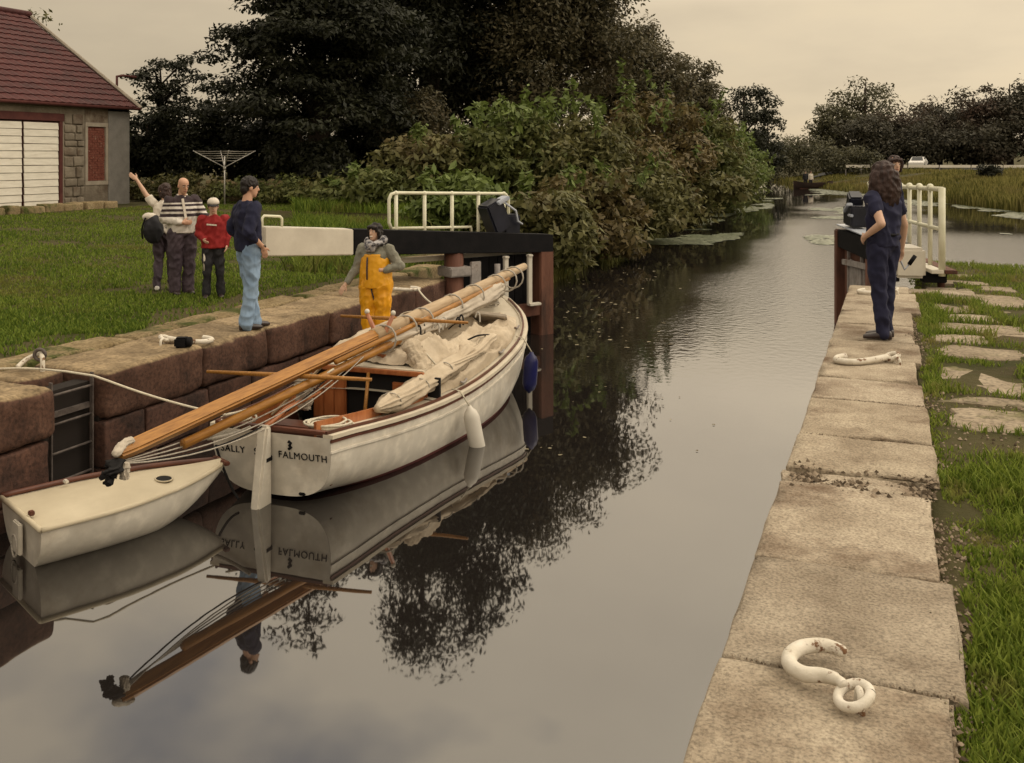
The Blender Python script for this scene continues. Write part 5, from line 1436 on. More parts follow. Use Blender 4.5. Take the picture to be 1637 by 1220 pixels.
# --- man in navy jumper and jeans
c = G(397, 526, ZL)
t_, D_, *_ = person('man in navy jumper and pale jeans standing at the edge of the left coping', (c.x, c.y, ZL), YAW + R(-52), 1.76,
    J=dict(elr=(0.30, -0.13, 1.14), wrr=(0.205, 0.09, 0.95), ell=(-0.28, -0.10, 1.14), wrl=(-0.215, 0.10, 0.97), anl=(-0.07, 0.10, 0.085), anr=(0.07, -0.06, 0.085), knl=(-0.085, 0.06, 0.5), knr=(0.085, 0.0, 0.5), neck=(0, -0.025, 1.46), head=(0, 0.02, 1.635)),
    shirt=(m_navy, 'jumper'), trousers=(m_jean, 'jeans'), shoes=m_shoe, hair=('short', h_black), sleeve=0.72, head_rot=(R(-5), 0, R(-8)), legw=1.14, loose=1.10, trouser_flare=1.22, skin=skin_b, shirt_len=0.03,
    hands=dict(r=dict(d=(-0.25, 0.35, -0.9), n=(-1, 0, 0), curl=0.3), l=dict(d=(0.25, 0.35, -0.9), n=(1, 0, 0), curl=0.3)))
lab(t_)
MB().tube([D_['wrr'] + Vector((0.03 * math.cos(a_), 0.03 * math.sin(a_), 0.02 * math.cos(a_))) for a_ in [2 * math.pi * q / 14 for q in range(15)]], 0.007, 6, cap=False).build('wrist_watch', m_black, t_, True)
# --- boy in red
zb_ = 1.05
c = P(341, 14.0, zb_)
c.z = hgt(c.x, c.y) + 0.01
t_, D_, hp, hk_, HR = person('boy in red sweatshirt and white cap standing on the lawn', c, YAW + R(180 + 16), 1.42,
    J=dict(elr=(0.25, 0.0, 1.15), wrr=(0.16, 0.16, 1.05), ell=(-0.25, -0.03, 1.13), wrl=(-0.23, 0.08, 0.93), anl=(-0.13, -0.02, 0.085), anr=(0.12, 0.0, 0.085), knl=(-0.11, 0.01, 0.5)),
    shirt=(m_red, 'sweatshirt'), trousers=(m_btrous, 'tracksuit_trousers'), shoes=m_shoe, hair=('short', h_black), child=True, loose=1.22, legw=1.12, shirt_len=0.06, trouser_flare=1.15, head_rot=(R(-8), 0, R(4)))
lab(t_)
cap_ = MB().rings([(0, -0.008 * hk_, z * hk_, rx * hk_, ry * hk_) for z, rx, ry in ((0.035, 0.092, 0.108), (0.07, 0.090, 0.106), (0.10, 0.074, 0.090), (0.122, 0.045, 0.055), (0.130, 0.01, 0.012))], 20, rot=HR, org=D_['head']).build('cap', m_cream, t_, True)
brim = [hp((0.075 * math.cos(a_), 0.07 + 0.085 * math.sin(a_), 0.042 - 0.018 * math.sin(a_))) for a_ in [math.pi * q / 12 for q in range(13)]]
MB().add(brim + [p - Vector((0, 0, 0.008)) for p in brim], [tuple(range(13)), tuple(reversed(range(13, 26)))] + [(q, q + 1, q + 14, q + 13) for q in range(12)]).build('cap_brim', m_btrous, t_)
bevel_build(MB().box((0.02, 0.132 * 1.42 / 1.75 * 1.22 + 0.012, 1.06), (0.14, 0.014, 0.022), rot=Matrix.Rotation(R(-6), 3, 'Y')), 'chest_stripe', m_white, t_, 0.003)
for s in (1,):
    MB().tube([(s * 0.118, 0.055, 0.68), (s * 0.120, 0.055, 0.52), (s * 0.118, 0.05, 0.40)], 0.018, 6).build('leg_stripe', m_cream, t_, True)
# --- bald man in banded cardigan, his hand on the boy's shoulder
c = P(291, 14.35); c.z = hgt(c.x, c.y) + 0.01
t_, D_, *_ = person('bald man in banded cardigan with his hand on the boy', c, YAW + R(180 + 38), 1.73,
    J=dict(ell=(-0.30, 0.06, 1.16), wrl=(-0.34, 0.30, 1.12), elr=(0.26, -0.02, 1.13), wrr=(0.06, 0.17, 1.08), anl=(-0.09, 0.0, 0.085), anr=(0.10, -0.02, 0.085), head=(0, 0.055, 1.625)),
    shirt=(mc_, 'cardigan'), trousers=(m_dtrous, 'trousers'), shoes=m_shoe, hair=(None, h_brown), build=1.14, loose=1.06, legw=1.32, sleeve=0.95, head_rot=(R(-16), 0, R(8)), skin=skin_b, trouser_flare=1.1, collar=m_cream,
    hands=dict(l=dict(curl=0.7, d=(-0.2, 0.9, 0.0), n=(-0.3, 0.0, -1)), r=dict(curl=0.5, d=(-0.9, 0.25, 0), n=(0, -1, 0), side=(0, 0, 1))))
lab(t_)
bevel_build(MB().box((0.02, 0.150, 1.27), (0.038, 0.010, 0.30), rot=Matrix.Rotation(R(7), 3, 'Y') @ Matrix.Rotation(R(8), 3, 'X')), 'shirt_front', m_cream, t_, 0.004)
# --- person waving behind him
c = P(264, 14.9); c.z = hgt(c.x, c.y) + 0.01
t_, D_, *_ = person('brown haired person with one arm raised behind the bald man', c, YAW + R(20), 1.62,
    J=dict(shl=(-0.19, 0, 1.45), ell=(-0.30, 0.02, 1.58), wrl=(-0.44, 0.02, 1.82), elr=(0.25, 0.04, 1.14), wrr=(0.22, 0.14, 0.95), anl=(-0.13, -0.08, 0.085)),
    shirt=(m_cream, 'top'), trousers=(m_dtrous, 'trousers'), shoes=m_shoew, hair=('bob', h_brown), sleeve=0.4, head_rot=(0, 0, R(15)), legw=1.1,
    hands=dict(l=dict(curl=0.15, d=(-0.75, 0, 0.65), n=(0, 1, 0), side=(0.5, 0, 0.8))))
lab(t_)
bag = thing('rucksack', 'black and cream rucksack on the back of the waving person', 'bag', (c.x, c.y, c.z), YAW + R(20))
vox(MB().ball((-0.17, -0.16, 0.94), (0.15, 0.11, 0.22), 14, 10).ball((-0.15, -0.15, 1.0), (0.12, 0.10, 0.16), 12, 8), 'sack', m_btrous, bag, 0.012, 3, 0.012, 8)
vox(MB().ball((-0.22, -0.13, 1.12), (0.11, 0.09, 0.07), 12, 8), 'flap', m_cream, bag, 0.012, 3, 0.012, 8)
MB().tube(spl([(-0.28, -0.2, 1.12), (-0.33, -0.2, 0.95), (-0.32, -0.18, 0.8)]), 0.012, 6).build('strap', m_black, bag, True)
# --- woman in yellow oilskin trousers on the side deck of the boat
c = P(601, 12.4, 0)
dk_z = 0.64
c.z = dk_z
t_, D_, hp, hk_, HR = person('smiling woman in yellow oilskin trousers standing on the boat', c, YAW + R(180 - 14), 1.60,
    J=dict(ell=(-0.36, 0.0, 1.16), wrl=(-0.14, 0.13, 1.12), elr=(0.27, 0.02, 1.13), wrr=(0.40, 0.14, 0.90), anl=(-0.10, 0, 0.085), anr=(0.10, 0, 0.085)),
    shirt=(m_greyj, 'jacket'), trousers=(m_yel, 'oilskin_trousers'), shoes=m_shoew, hair=('bob', h_black), sleeve=0.95, smile=True, loose=1.12, legw=1.55, trouser_flare=1.2, head_rot=(R(4), 0, R(-16)),
    hands=dict(l=dict(curl=0.6, d=(0.9, 0.1, -0.1), n=(0, -1, 0), side=(0, 0, 1)), r=dict(curl=0.35, n=(0, -1, -0.5))))
lab(t_)
bib = MB()
k_ = 1.60 / 1.75
bib.rings([(0, 0.006, z * k_, rx * k_, ry * k_) for z, rx, ry in ((0.86, 0.235, 0.170), (0.95, 0.238, 0.172), (1.05, 0.232, 0.168), (1.16, 0.222, 0.162), (1.27, 0.210, 0.156), (1.33, 0.188, 0.148))], 22)
vox(bib, 'bib', m_yel, t_, 0.011, 3, 0.010, 9, 4)
MB().tube([(0.055, 0.152, 1.18), (0.058, 0.160, 1.05), (0.055, 0.162, 0.90)], 0.011, 6).build('zip', m_dtrous, t_, True)
MB().tube(spl([(0.02, 0.12, 0.84), (0.01, 0.115, 0.74), (-0.02, 0.09, 0.62)]), 0.010, 6).build('leg_seam', m_dtrous, t_, True)
sc_ = MB()
sc_.tube([Vector((0.10 * math.cos(a_), 0.095 * math.sin(a_) + 0.02, 1.375 - 0.03 * math.sin(a_))) for a_ in [2 * math.pi * q / 20 for q in range(21)]], 0.045, 10, cap=False)
sc_.ball((0.03, 0.13, 1.31), (0.08, 0.04, 0.07), 12, 8).ball((-0.12, 0.03, 1.40), (0.05, 0.05, 0.05), 10, 8)
vox(sc_, 'scarf', m_plaid, t_, 0.010, 2, 0.02, 14, 3)
bake_remesh()
# ------------------------------------------------------------------ stone outbuilding
m_stone = mat('rubble_stone_wall', (0.1360, 0.1122, 0.0850), (0.2448, 0.2074, 0.1598), scale=1.6, rough=0.95, bump=0.7, bscale=7, bdist=0.05, c3=(0.0816, 0.0510, 0.0340), s3=0.9, thr3=(0.54, 0.7))
m_harl = mat('grey_harling', (0.1550, 0.1457, 0.1333), (0.2108, 0.1984, 0.1829), scale=3, rough=0.98, bump=0.8, bscale=40, bdist=0.02)
m_surr = mat('pale_window_surround', (0.2550, 0.2175, 0.1725), (0.3300, 0.2888, 0.2325), scale=4, rough=0.9, bump=0.3, bscale=20)
m_lint = mat('dark_red_timber', (0.060, 0.016, 0.014), (0.10, 0.030, 0.024), scale=3, rough=0.7)
m_tile = mat('red_roof_tile', (0.0496, 0.0112, 0.0112), (0.0837, 0.0223, 0.0198), scale=3.5, rough=0.75, bump=0.3, bscale=12, c3=(0.0341, 0.0112, 0.0112), s3=0.8, thr3=(0.5, 0.7))
m_brick = mat('red_brick', (0.12, 0.034, 0.024), (0.20, 0.070, 0.048), scale=12, rough=0.9, c3=(0.30, 0.22, 0.17), s3=9, thr3=(0.6, 0.7))
m_board = mat('white_board_paint', (0.60, 0.56, 0.48), (0.72, 0.68, 0.59), scale=2.5, rough=0.7, stretch=(1, 1, 6), c3=(0.45, 0.39, 0.30), s3=2, thr3=(0.6, 0.8))
XF, YG, ZG = -24.2, 25.9, 1.45
ZE = 4.72; HW = 4.8; ZRI = 8.15; Y0 = 11.0
hs = thing('stone_outbuilding', 'low stone outbuilding with red tiled roof and white boarded doors', 'building', (XF, YG, 0))
def hb_box(name, y0, y1, z0, z1, x0, x1, m, parent=hs, bev=0.01):
    return bevel_build(MB().box(((x0 + x1) / 2, (y0 + y1) / 2 - YG, (z0 + z1) / 2), (x1 - x0, y1 - y0, z1 - z0)), name, m, parent, bev)
DY0, DY1, DYm, DZ1 = 19.10, 22.92, 21.58, 4.19
WY0, WY1, WZ0, WZ1 = 24.05, 24.80, 2.30, 4.06
# front wall in pieces round the openings
hb_box('wall', Y0, DY0, ZG - 0.4, ZE, -0.45, 0, m_stone)
hb_box('wall', DY1, WY0 - 0.12, ZG - 0.4, ZE, -0.45, 0, m_stone)
hb_box('wall', WY0 - 0.12, WY1 + 0.12, ZG - 0.4, WZ0 - 0.14, -0.45, 0.0, m_stone)
hb_box('wall', WY0 - 0.12, WY1 + 0.12, WZ1 + 0.14, ZE, -0.45, 0.0, m_stone)
hb_box('wall', WY1 + 0.12, YG - 0.02, ZG - 0.4, ZE - 0.12, -0.45, 0.012, m_harl)
# irregular stones that stand out of the rubble beside the door and the window
rr = random.Random(4)
z = ZG + 0.1
while z < ZE - 0.3:
    y = DY1 + 0.16; hgt_ = rr.uniform(0.18, 0.46)
    while y < WY0 - 0.30:
        ln = rr.uniform(0.2, 0.7)
        ln = min(ln, WY0 - 0.16 - y)
        obj('stone', stone_mesh('stone', (0.10, ln - 0.03, hgt_ - 0.03), r=0.03, seg=2, rough=0.02, seed=rr.uniform(0, 90)), m_stone, hs, (0.0 + rr.uniform(-0.02, 0.015), y + ln / 2 - YG, z + hgt_))
        y += ln
    z += hgt_
hb_box('wall_head', Y0 + 0.05, YG + 0.02, ZE - 0.02, ZE + 0.1, -0.5, -0.06, m_stone)
hb_box('door_lintel', DY0 - 0.15, DY1 + 0.18, DZ1 + 0.0, DZ1 + 0.24, -0.40, 0.012, m_lint)
hb_box('door_post', DY1 - 0.01, DY1 + 0.12, ZG - 0.1, DZ1 - 0.002, -0.30, 0.015, m_lint)
hb_box('wall_panel', DY0 - 0.1, DY1 + 0.6, DZ1 + 0.242, ZE - 0.022, -0.40, -0.004, m_stone)
for (a_, b_, lab_) in ((DYm + 0.03, DY1 - 0.02, 0), (DYm - 1.28, DYm - 0.04, 1), (DYm - 2.45, DYm - 1.34, 2)):
    dr = hb_box('door', a_, b_, ZG + 0.02, DZ1 - 0.03, -0.14, -0.06, m_lint)
    nbd = 12
    hgt_ = (DZ1 - 0.05 - (ZG + 0.06)) / nbd
    for k in range(nbd):
        zc_ = ZG + 0.06 + hgt_ * (k + 0.5)
        bevel_build(MB().box((-0.035 + rr.uniform(-0.004, 0.004), (a_ + b_) / 2 - YG, zc_), (0.03, b_ - a_ - rr.uniform(0.0, 0.03), hgt_ - 0.012), rot=Matrix.Rotation(R(-5), 3, 'Y') @ Matrix.Rotation(R(rr.uniform(-0.4, 0.4)), 3, 'X')), 'board', m_board, dr, 0.005)
win = hb_box('window', WY0, WY1, WZ0, WZ1, -0.2, -0.07, m_brick)
for (y0_, y1_, z0_, z1_, nm) in ((WY0 - 0.118, WY0, WZ0, WZ1, 'jamb'), (WY1, WY1 + 0.118, WZ0, WZ1, 'jamb'), (WY0 - 0.118, WY1 + 0.118, WZ1, WZ1 + 0.138, 'lintel'), (WY0 - 0.118, WY1 + 0.118, WZ0 - 0.138, WZ0, 'sill')):
    hb_box(nm, y0_, y1_, z0_, z1_, -0.2, 0.02, m_surr, win)
# brick infill laid in courses
z = WZ0 + 0.01; k = 0
br_me = MB().box((0, 0, 0), (0.05, 0.20, 0.066)).mesh('brick')
while z < WZ1 - 0.05:
    y = WY0 + 0.01 - (0.1 if k % 2 else 0)
    while y < WY1 - 0.04:
        ya, yb2 = max(y, WY0 + 0.005), min(y + 0.20, WY1 - 0.005)
        if yb2 - ya > 0.05:
            o = obj('brick', br_me, m_brick, win, (-0.055 + rr.uniform(-0.012, 0.012), (ya + yb2) / 2 - YG, z + 0.033))
            o.scale = (1, (yb2 - ya) / 0.20, 1)
        y += 0.212
    z += 0.078; k += 1
# gable ends and back wall
MB().add([(-2 * HW, 0, ZG - 0.4), (-0.02, 0, ZG - 0.4), (-0.02, 0, ZE), (-HW, 0, ZRI - 0.12), (-2 * HW, 0, ZE)], [(0, 1, 2, 3, 4)]).build('gable_wall', m_harl, hs)
MB().add([(-2 * HW, Y0 - YG, ZG - 0.4), (-0.02, Y0 - YG, ZG - 0.4), (-0.02, Y0 - YG, ZE), (-HW, Y0 - YG, ZRI - 0.12), (-2 * HW, Y0 - YG, ZE)], [(4, 3, 2, 1, 0)]).build('gable_wall', m_harl, hs)
hb_box('back_wall', Y0, YG - 0.02, ZG - 0.4, ZE, -2 * HW - 0.02, -2 * HW + 0.4, m_stone)
# roof: tile courses, each a stepped strip with the ripple of its tiles
roof = MB().add([(0.22, Y0 - YG - 0.1, ZE + 0.02), (0.22, 0.2, ZE + 0.02), (-HW, 0.2, ZRI - 0.05), (-HW, Y0 - YG - 0.1, ZRI - 0.05), (-2 * HW - 0.22, 0.2, ZE + 0.02), (-2 * HW - 0.22, Y0 - YG - 0.1, ZE + 0.02)], [(0, 1, 2, 3), (3, 2, 4, 5)]).build('roof', m_tile, hs)
NCR = 17
sl = Vector((-HW - 0.28, 0, ZRI - ZE)); ln_ = sl.length; sd0 = sl.normalized(); nrm_ = Vector((sd0.z, 0, -sd0.x))
nrm_ = nrm_ if nrm_.z > 0 else -nrm_
for side in (0, 1):
    for c_ in range(NCR):
        vs_, fs_ = [], []
        f0, f1 = c_ / NCR, (c_ + 1.12) / NCR
        nyc = 2 * int((YG - Y0 + 0.3) / 0.30)
        for i in range(nyc + 1):
            y = Y0 - YG - 0.12 + 0.15 * i
            rip = 0.028 * abs(math.sin(i * math.pi / 2)) + 0.004 * nz3(i * 0.7, c_)
            for (f_, up) in ((f0, 0.012), (f0, 0.058), (f1, 0.022)):
                p = Vector((0.28, y, ZE)) + sl * min(f_, 1.0) + nrm_ * (up + rip)
                if side: p.x = -2 * HW - p.x
                vs_.append(p)
        for i in range(nyc):
            for k in range(2):
                a_ = i * 3 + k
                fs_.append((a_, a_ + 3, a_ + 4, a_ + 1) if not side else (a_, a_ + 1, a_ + 4, a_ + 3))
        MB().add(vs_, fs_).build('tile_course', m_tile, roof)
MB().tube([(-HW, Y0 - YG - 0.15, ZRI + 0.05), (-HW, 0.22, ZRI + 0.05)], 0.13, 10).build('ridge', m_tile, roof, True)
a_, b_ = Vector((0.30, 0.20, ZE + 0.03)), Vector((-HW, 0.20, ZRI + 0.04))
MB().tube([a_, b_], 0.06, 6).build('verge_board', m_surr, roof)
MB().tube([(0.27, Y0 - YG, ZE - 0.01), (0.27, 0.2, ZE - 0.01)], 0.055, 8).build('gutter', m_lint, hs, True)
MB().tube([(-0.9, 0.35, ZE - 0.5), (-0.9, 0.35, ZE + 1.15), (-0.9, 0.62, ZE + 1.2), (-0.5, 0.85, ZE + 1.15)], 0.045, 8).build('flue_pipe', m_lint, hs, True)
# low kerb of rough stones before the doors
kb = thing('stone_kerb', 'low line of dark rough stones before the white boarded doors', 'kerb', (XF + 1.4, 17.5, hgt(XF + 1.4, 20)))
y = 0
while y < 6.2:
    ln = rr.uniform(0.45, 0.9)
    obj('stone', stone_mesh('stone', (0.4, ln - 0.04, 0.42), r=0.06, seg=2, rough=0.04, seed=rr.uniform(0, 50)), m_moss, kb, (rr.uniform(-0.05, 0.05), y + ln / 2, 0.20 + rr.uniform(-0.03, 0.03)))
    y += ln
# ------------------------------------------------------------------ rotary clothes dryer
c = P(359, 31.5); c.z = hgt(c.x, c.y)
m_alu = mat('dull_aluminium', (0.38, 0.36, 0.33), (0.5, 0.48, 0.44), scale=8, rough=0.45, metal=0.5)
rd = thing('rotary_dryer', 'open rotary clothes dryer on a pole at the back of the lawn', 'clothes dryer', c, YAW + R(24))
MB().tube([(0, 0, -0.1), (0, 0, 1.60)], [0.025, 0.022], 8).build('pole', m_alu, rd, True)
MB().ball((0, 0, 1.22), (0.05, 0.05, 0.07), 10, 6).build('hub', m_alu, rd, True)
tips = []
for k in range(4):
    a_ = R(90 * k)
    tp = Vector((0.98 * math.cos(a_), 0.98 * math.sin(a_), 1.78)); tips.append(tp)
    MB().tube([(0, 0, 1.24), tp], [0.018, 0.014], 6).build('arm', m_alu, rd, True)
for f_ in (0.42, 0.58, 0.72, 0.86, 0.98):
    for k in range(4):
        p0, p1 = Vector((0, 0, 1.24)).lerp(tips[k], f_), Vector((0, 0, 1.24)).lerp(tips[(k + 1) % 4], f_)
        MB().tube(sag(p0, p1, 0.015, 4), 0.006, 5).build('line', m_rope2, rd, True)
# ------------------------------------------------------------------ rubble wall at the back of the lawn
rbw = thing('rubble_wall', 'low tumbled rubble wall along the back of the lawn', 'wall', (0, 0, 0))
rbw['kind'] = 'thing'
c0, c1 = P(212, 35.5), P(520, 33.0)
rbw.location = (c0.x, c0.y, 0)
shp = [stone_mesh('stone', (rr.uniform(0.3, 0.55), rr.uniform(0.3, 0.5), rr.uniform(0.24, 0.36)), r=0.09, seg=2, rough=0.06, seed=k * 3.3) for k in range(7)]
for k in range(72):
    f_ = (k % 24 + rr.uniform(0.1, 0.9)) / 24; lay = k // 24
    p = c0.lerp(c1, f_); zg = hgt(p.x, p.y)
    o = obj('stone', rr.choice(shp), m_moss, rbw, (p.x - c0.x + rr.uniform(-0.1, 0.1), p.y - c0.y + rr.uniform(-0.12, 0.12), zg + 0.26 + 0.24 * lay + rr.uniform(-0.05, 0.05)), rr.uniform(0, 6))
    o.rotation_euler = (rr.uniform(-0.2, 0.2), rr.uniform(-0.2, 0.2), rr.uniform(0, 6.28))

# ------------------------------------------------------------------ vegetation
def lf(name, c1, c2, c3=None, **k):
    return mat(name, c1, c2, scale=k.pop('scale', 0.35), rough=0.6, leaf=0.25, spec=0.25, c3=c3, s3=k.pop('s3', 0.4), thr=(0.15, 0.85), **k)
LEAF = dict(
    dark=lf('leaf_dark_green', (0.0085, 0.0105, 0.0050), (0.030, 0.032, 0.015)),
    darkbrown=lf('leaf_dark_olive', (0.0330, 0.0330, 0.0167), (0.1182, 0.0993, 0.0519), (0.0850, 0.0615, 0.0330)),
    olive=lf('leaf_olive', (0.048, 0.050, 0.014), (0.160, 0.150, 0.055), (0.11, 0.08, 0.032)),
    green=lf('leaf_mid_green', (0.046, 0.058, 0.014), (0.160, 0.175, 0.056), (0.12, 0.10, 0.034)),
    bright=lf('leaf_fresh_green', (0.0585, 0.0858, 0.0156), (0.1690, 0.2145, 0.0585)),
    rust=lf('leaf_rust_brown', (0.050, 0.036, 0.012), (0.165, 0.125, 0.050), (0.090, 0.095, 0.028)),
    far=lf('leaf_far_brown', (0.026, 0.025, 0.016), (0.085, 0.076, 0.050), (0.095, 0.060, 0.044), s3=0.09, thr3=(0.5, 0.66), scale=0.12),
    fargreen=lf('leaf_far_green', (0.0442, 0.0442, 0.0238), (0.1275, 0.1190, 0.0646), scale=0.12))
m_bark = mat('dark_bark', (0.020, 0.014, 0.010), (0.050, 0.036, 0.026), scale=3, rough=0.95, stretch=(1, 1, 0.2), bump=0.6, bscale=12)
def leaf_quads(cen, rad, counts, ln, seed, flat=0.5, wid=0.46, shell=0.42):
    g = np.random.default_rng(seed)
    idx = np.repeat(np.arange(len(cen)), counts); n = len(idx)
    dv = g.normal(size=(n, 3)); dv /= np.linalg.norm(dv, axis=1)[:, None]
    r_ = g.random(n) ** shell
    pos = cen[idx] + dv * rad[idx] * r_[:, None]
    nm = dv * 0.5 + np.array([0, 0, flat]) + g.normal(size=(n, 3)) * 0.45
    nm /= np.linalg.norm(nm, axis=1)[:, None]
    ax = g.normal(size=(n, 3)) * 0.8 + dv * 0.8 + np.array([0, 0, -0.35])
    ax -= nm * (ax * nm).sum(1)[:, None]; ax /= (np.linalg.norm(ax, axis=1)[:, None] + 1e-9)
    sd = np.cross(nm, ax)
    L_ = (ln * g.uniform(0.6, 1.35, n))[:, None]
    v = np.empty((n, 4, 3))
    v[:, 0] = pos - ax * L_ * 0.5
    v[:, 1] = pos + sd * L_ * wid * 0.5 - ax * L_ * 0.06 - nm * L_ * 0.08
    v[:, 2] = pos + ax * L_ * 0.5 - nm * L_ * 0.12
    v[:, 3] = pos - sd * L_ * wid * 0.5 - ax * L_ * 0.06 - nm * L_ * 0.08
    return v
def leaf_mesh(name, vlist):
    v = np.concatenate(vlist, 0)
    n = len(v)
    return np_mesh(name, v.reshape(-1, 3), quads=np.arange(n * 4).reshape(n, 4))
def tree(name, label, px, Z, h, w, kind, leaves, ln, seed, base=0.12, cat='tree', group=None, layered=False, K=60, gaps=0.0, top_thin=0.0, lean=0.0, bottom=None, trunk_r=None, shoots=0, x=None, y=None, clump=0.30):
    """h = height of the top above the water; w = half width of the crown"""
    c = P(px, Z) if x is None else Vector((x, y, 0))
    zg = max(hgt(c.x, c.y), 0.0) - 0.05
    t_ = thing(name, label, cat, (c.x, c.y, zg), 0, group)
    g = np.random.default_rng(seed)
    H_ = h - zg
    zb = H_ * base if bottom is None else bottom
    zc, rz_ = (H_ + zb) / 2, (H_ - zb) / 2
    cen = []
    while len(cen) < K:
        p = g.normal(size=3); p /= np.linalg.norm(p); r_ = g.random() ** 0.45 * 0.86
        q = p * r_
        if q[2] < -0.3 and not layered: q[:2] *= 0.9
        if gaps and nz3(q[0] * 2.2 + seed, q[1] * 2.2, q[2] * 2.2) > 0.32 - gaps: continue
        z = zc + q[2] * rz_
        wz_ = w
        if layered:
            f_ = (z - zb) / (H_ - zb)
            q[:2] = p[:2] / (np.linalg.norm(p[:2]) + 1e-6) * g.random() ** 0.5
            wz_ = w * (1.12 - 0.72 * f_ ** 1.5)
        cen.append((q[0] * wz_ + lean * (z / H_), q[1] * wz_, z))
    cen = np.array(cen)
    cr_ = w * clump * g.uniform(0.65, 1.35, K)
    rad = np.stack([cr_ * g.uniform(0.8, 1.3, K), cr_ * g.uniform(0.8, 1.3, K), cr_ * ((0.34 if layered else 0.72) * g.uniform(0.8, 1.2, K))], 1)
    f_ = np.clip((cen[:, 2] - zb) / max(0.1, (H_ - zb)), 0, 1)
    wts = (rad[:, 0] * rad[:, 1]) ** 0.9 * (1 - top_thin * f_ ** 1.5) * g.uniform(0.55, 1.35, K)
    counts = np.maximum(8, (leaves * wts / wts.sum())).astype(int)
    vl = [leaf_quads(cen, rad, counts, ln, seed, flat=0.9 if layered else 0.5)]
    # stragglers that break the outline
    ns = max(10, K // 2)
    pick = g.integers(0, K, ns)
    dv = g.normal(size=(ns, 3)); dv /= np.linalg.norm(dv, axis=1)[:, None]
    sc_ = cen[pick] + dv * rad[pick] * 1.15
    vl.append(leaf_quads(sc_, np.full((ns, 3), w * 0.10), np.full(ns, max(6, leaves // 900)), ln, seed + 1))
    tb = MB()
    tr_r = trunk_r or max(0.05, 0.022 * H_ + 0.02 * w)
    topz = H_ * 0.86
    bend = g.normal(size=2) * 0.03 * H_
    tp = [Vector((0, 0, -0.2)), Vector((bend[0] * 0.3, bend[1] * 0.3, topz * 0.35)), Vector((bend[0] * 0.8 + lean * 0.5, bend[1] * 0.8, topz * 0.7)), Vector((bend[0] + lean * 0.8, bend[1], topz))]
    tb.tube(tp, [tr_r * 1.25, tr_r * 0.85, tr_r * 0.5, tr_r * 0.12], 9)
    for k in g.choice(K, size=min(K, 14), replace=False):
        cz = cen[k]
        f0 = max(0.08, min(0.85, cz[2] / topz - 0.22))
        i = min(2, int(f0 * 3)); st = tp[i].lerp(tp[i + 1], f0 * 3 - i)
        en = Vector(cz)
        mid = st.lerp(en, 0.55) + Vector((0, 0, 0.06 * H_ * g.random()))
        tb.tube([st, mid, en], [tr_r * 0.38 * (1 - 0.5 * f0), tr_r * 0.22, tr_r * 0.05], 6)
    # upright leafy shoots above the mass
    if shoots:
        sv = []
        for _ in range(shoots):
            a_ = g.uniform(0, 6.283); rr_ = w * g.random() ** 0.5 * 0.85
            z0 = H_ * g.uniform(0.72, 0.92); ln_s = H_ * g.uniform(0.16, 0.30)
            tx, ty = g.normal(0, 0.25), g.normal(0, 0.25)
            p0 = np.array([rr_ * math.cos(a_), rr_ * math.sin(a_), z0])
            pts = [p0 + np.array([tx * ln_s * q * q, ty * ln_s * q * q, ln_s * q]) for q in np.linspace(0, 1, 9)]
            tb.tube([Vector(pts[0]), Vector(pts[4]), Vector(pts[8])], [0.012, 0.009, 0.005], 5)
            sv += pts[2:]
        sv = np.array(sv)
        vl.append(leaf_quads(sv, np.full((len(sv), 3), ln * 0.7), np.full(len(sv), 4), ln * 1.25, seed + 5, flat=0.6, wid=0.4))
    if shoots:
        tag(obj('shoots', leaf_mesh('shoots', vl[-1:]), LEAF['bright'], t_), kind='stuff'); vl = vl[:-1]
    obj('crown', leaf_mesh('crown', vl), LEAF[kind], t_)
    tb.build('trunk' if cat == 'tree' else 'stems', m_bark, t_, True)
    return t_
# -- trees behind the lawn
tree('broad_tree', 'tall dark tree with layered branches at the back of the lawn', 508, 37, 15.5, 4.2, 'dark', 62000, 0.22, 1, layered=True, K=170, base=0.02, top_thin=0.55, clump=0.26)
tree('broad_tree', 'huge dark tree rising behind the layered tree', 690, 47, 22.0, 5.6, 'dark', 75000, 0.27, 2, K=120, base=0.04)
tree('broad_tree', 'huge olive brown tree towering behind the bank shrubs', 838, 50, 17.8, 5.8, 'darkbrown', 85000, 0.25, 3, K=140, base=0.05)
tree('broad_tree', 'rounded brown green tree at the shoulder of the tall trees', 1008, 80, 15.4, 4.9, 'darkbrown', 30000, 0.34, 4, K=90, base=0.05)
tree('broad_tree', 'smaller olive tree stepping down beside the canal', 1100, 88, 13.2, 4.2, 'darkbrown', 18000, 0.36, 5, K=80, base=0.03)
tree('broad_tree', 'thin topped tree beyond the bank shrubs up the canal', 1196, 98, 11.6, 3.4, 'dark', 5200, 0.36, 6, K=46, base=0.10, gaps=0.10, top_thin=0.45)
tree('broad_tree', 'dark spreading tree overhanging the far bend of the canal', 1228, 103, 8.2, 3.0, 'dark', 4500, 0.36, 7, K=36, base=0.05, gaps=0.1)
tree('cedar_tree', 'small tree with tiered branches behind the outbuilding', 266, 41, 7.9, 2.2, 'dark', 4200, 0.20, 8, layered=True, K=60, base=0.30, top_thin=0.35, clump=0.24)
tree('broad_tree', 'tree with leaf tips showing above the red roof', 22, 50, 11.3, 3.4, 'olive', 7000, 0.30, 9, K=50, base=0.2)
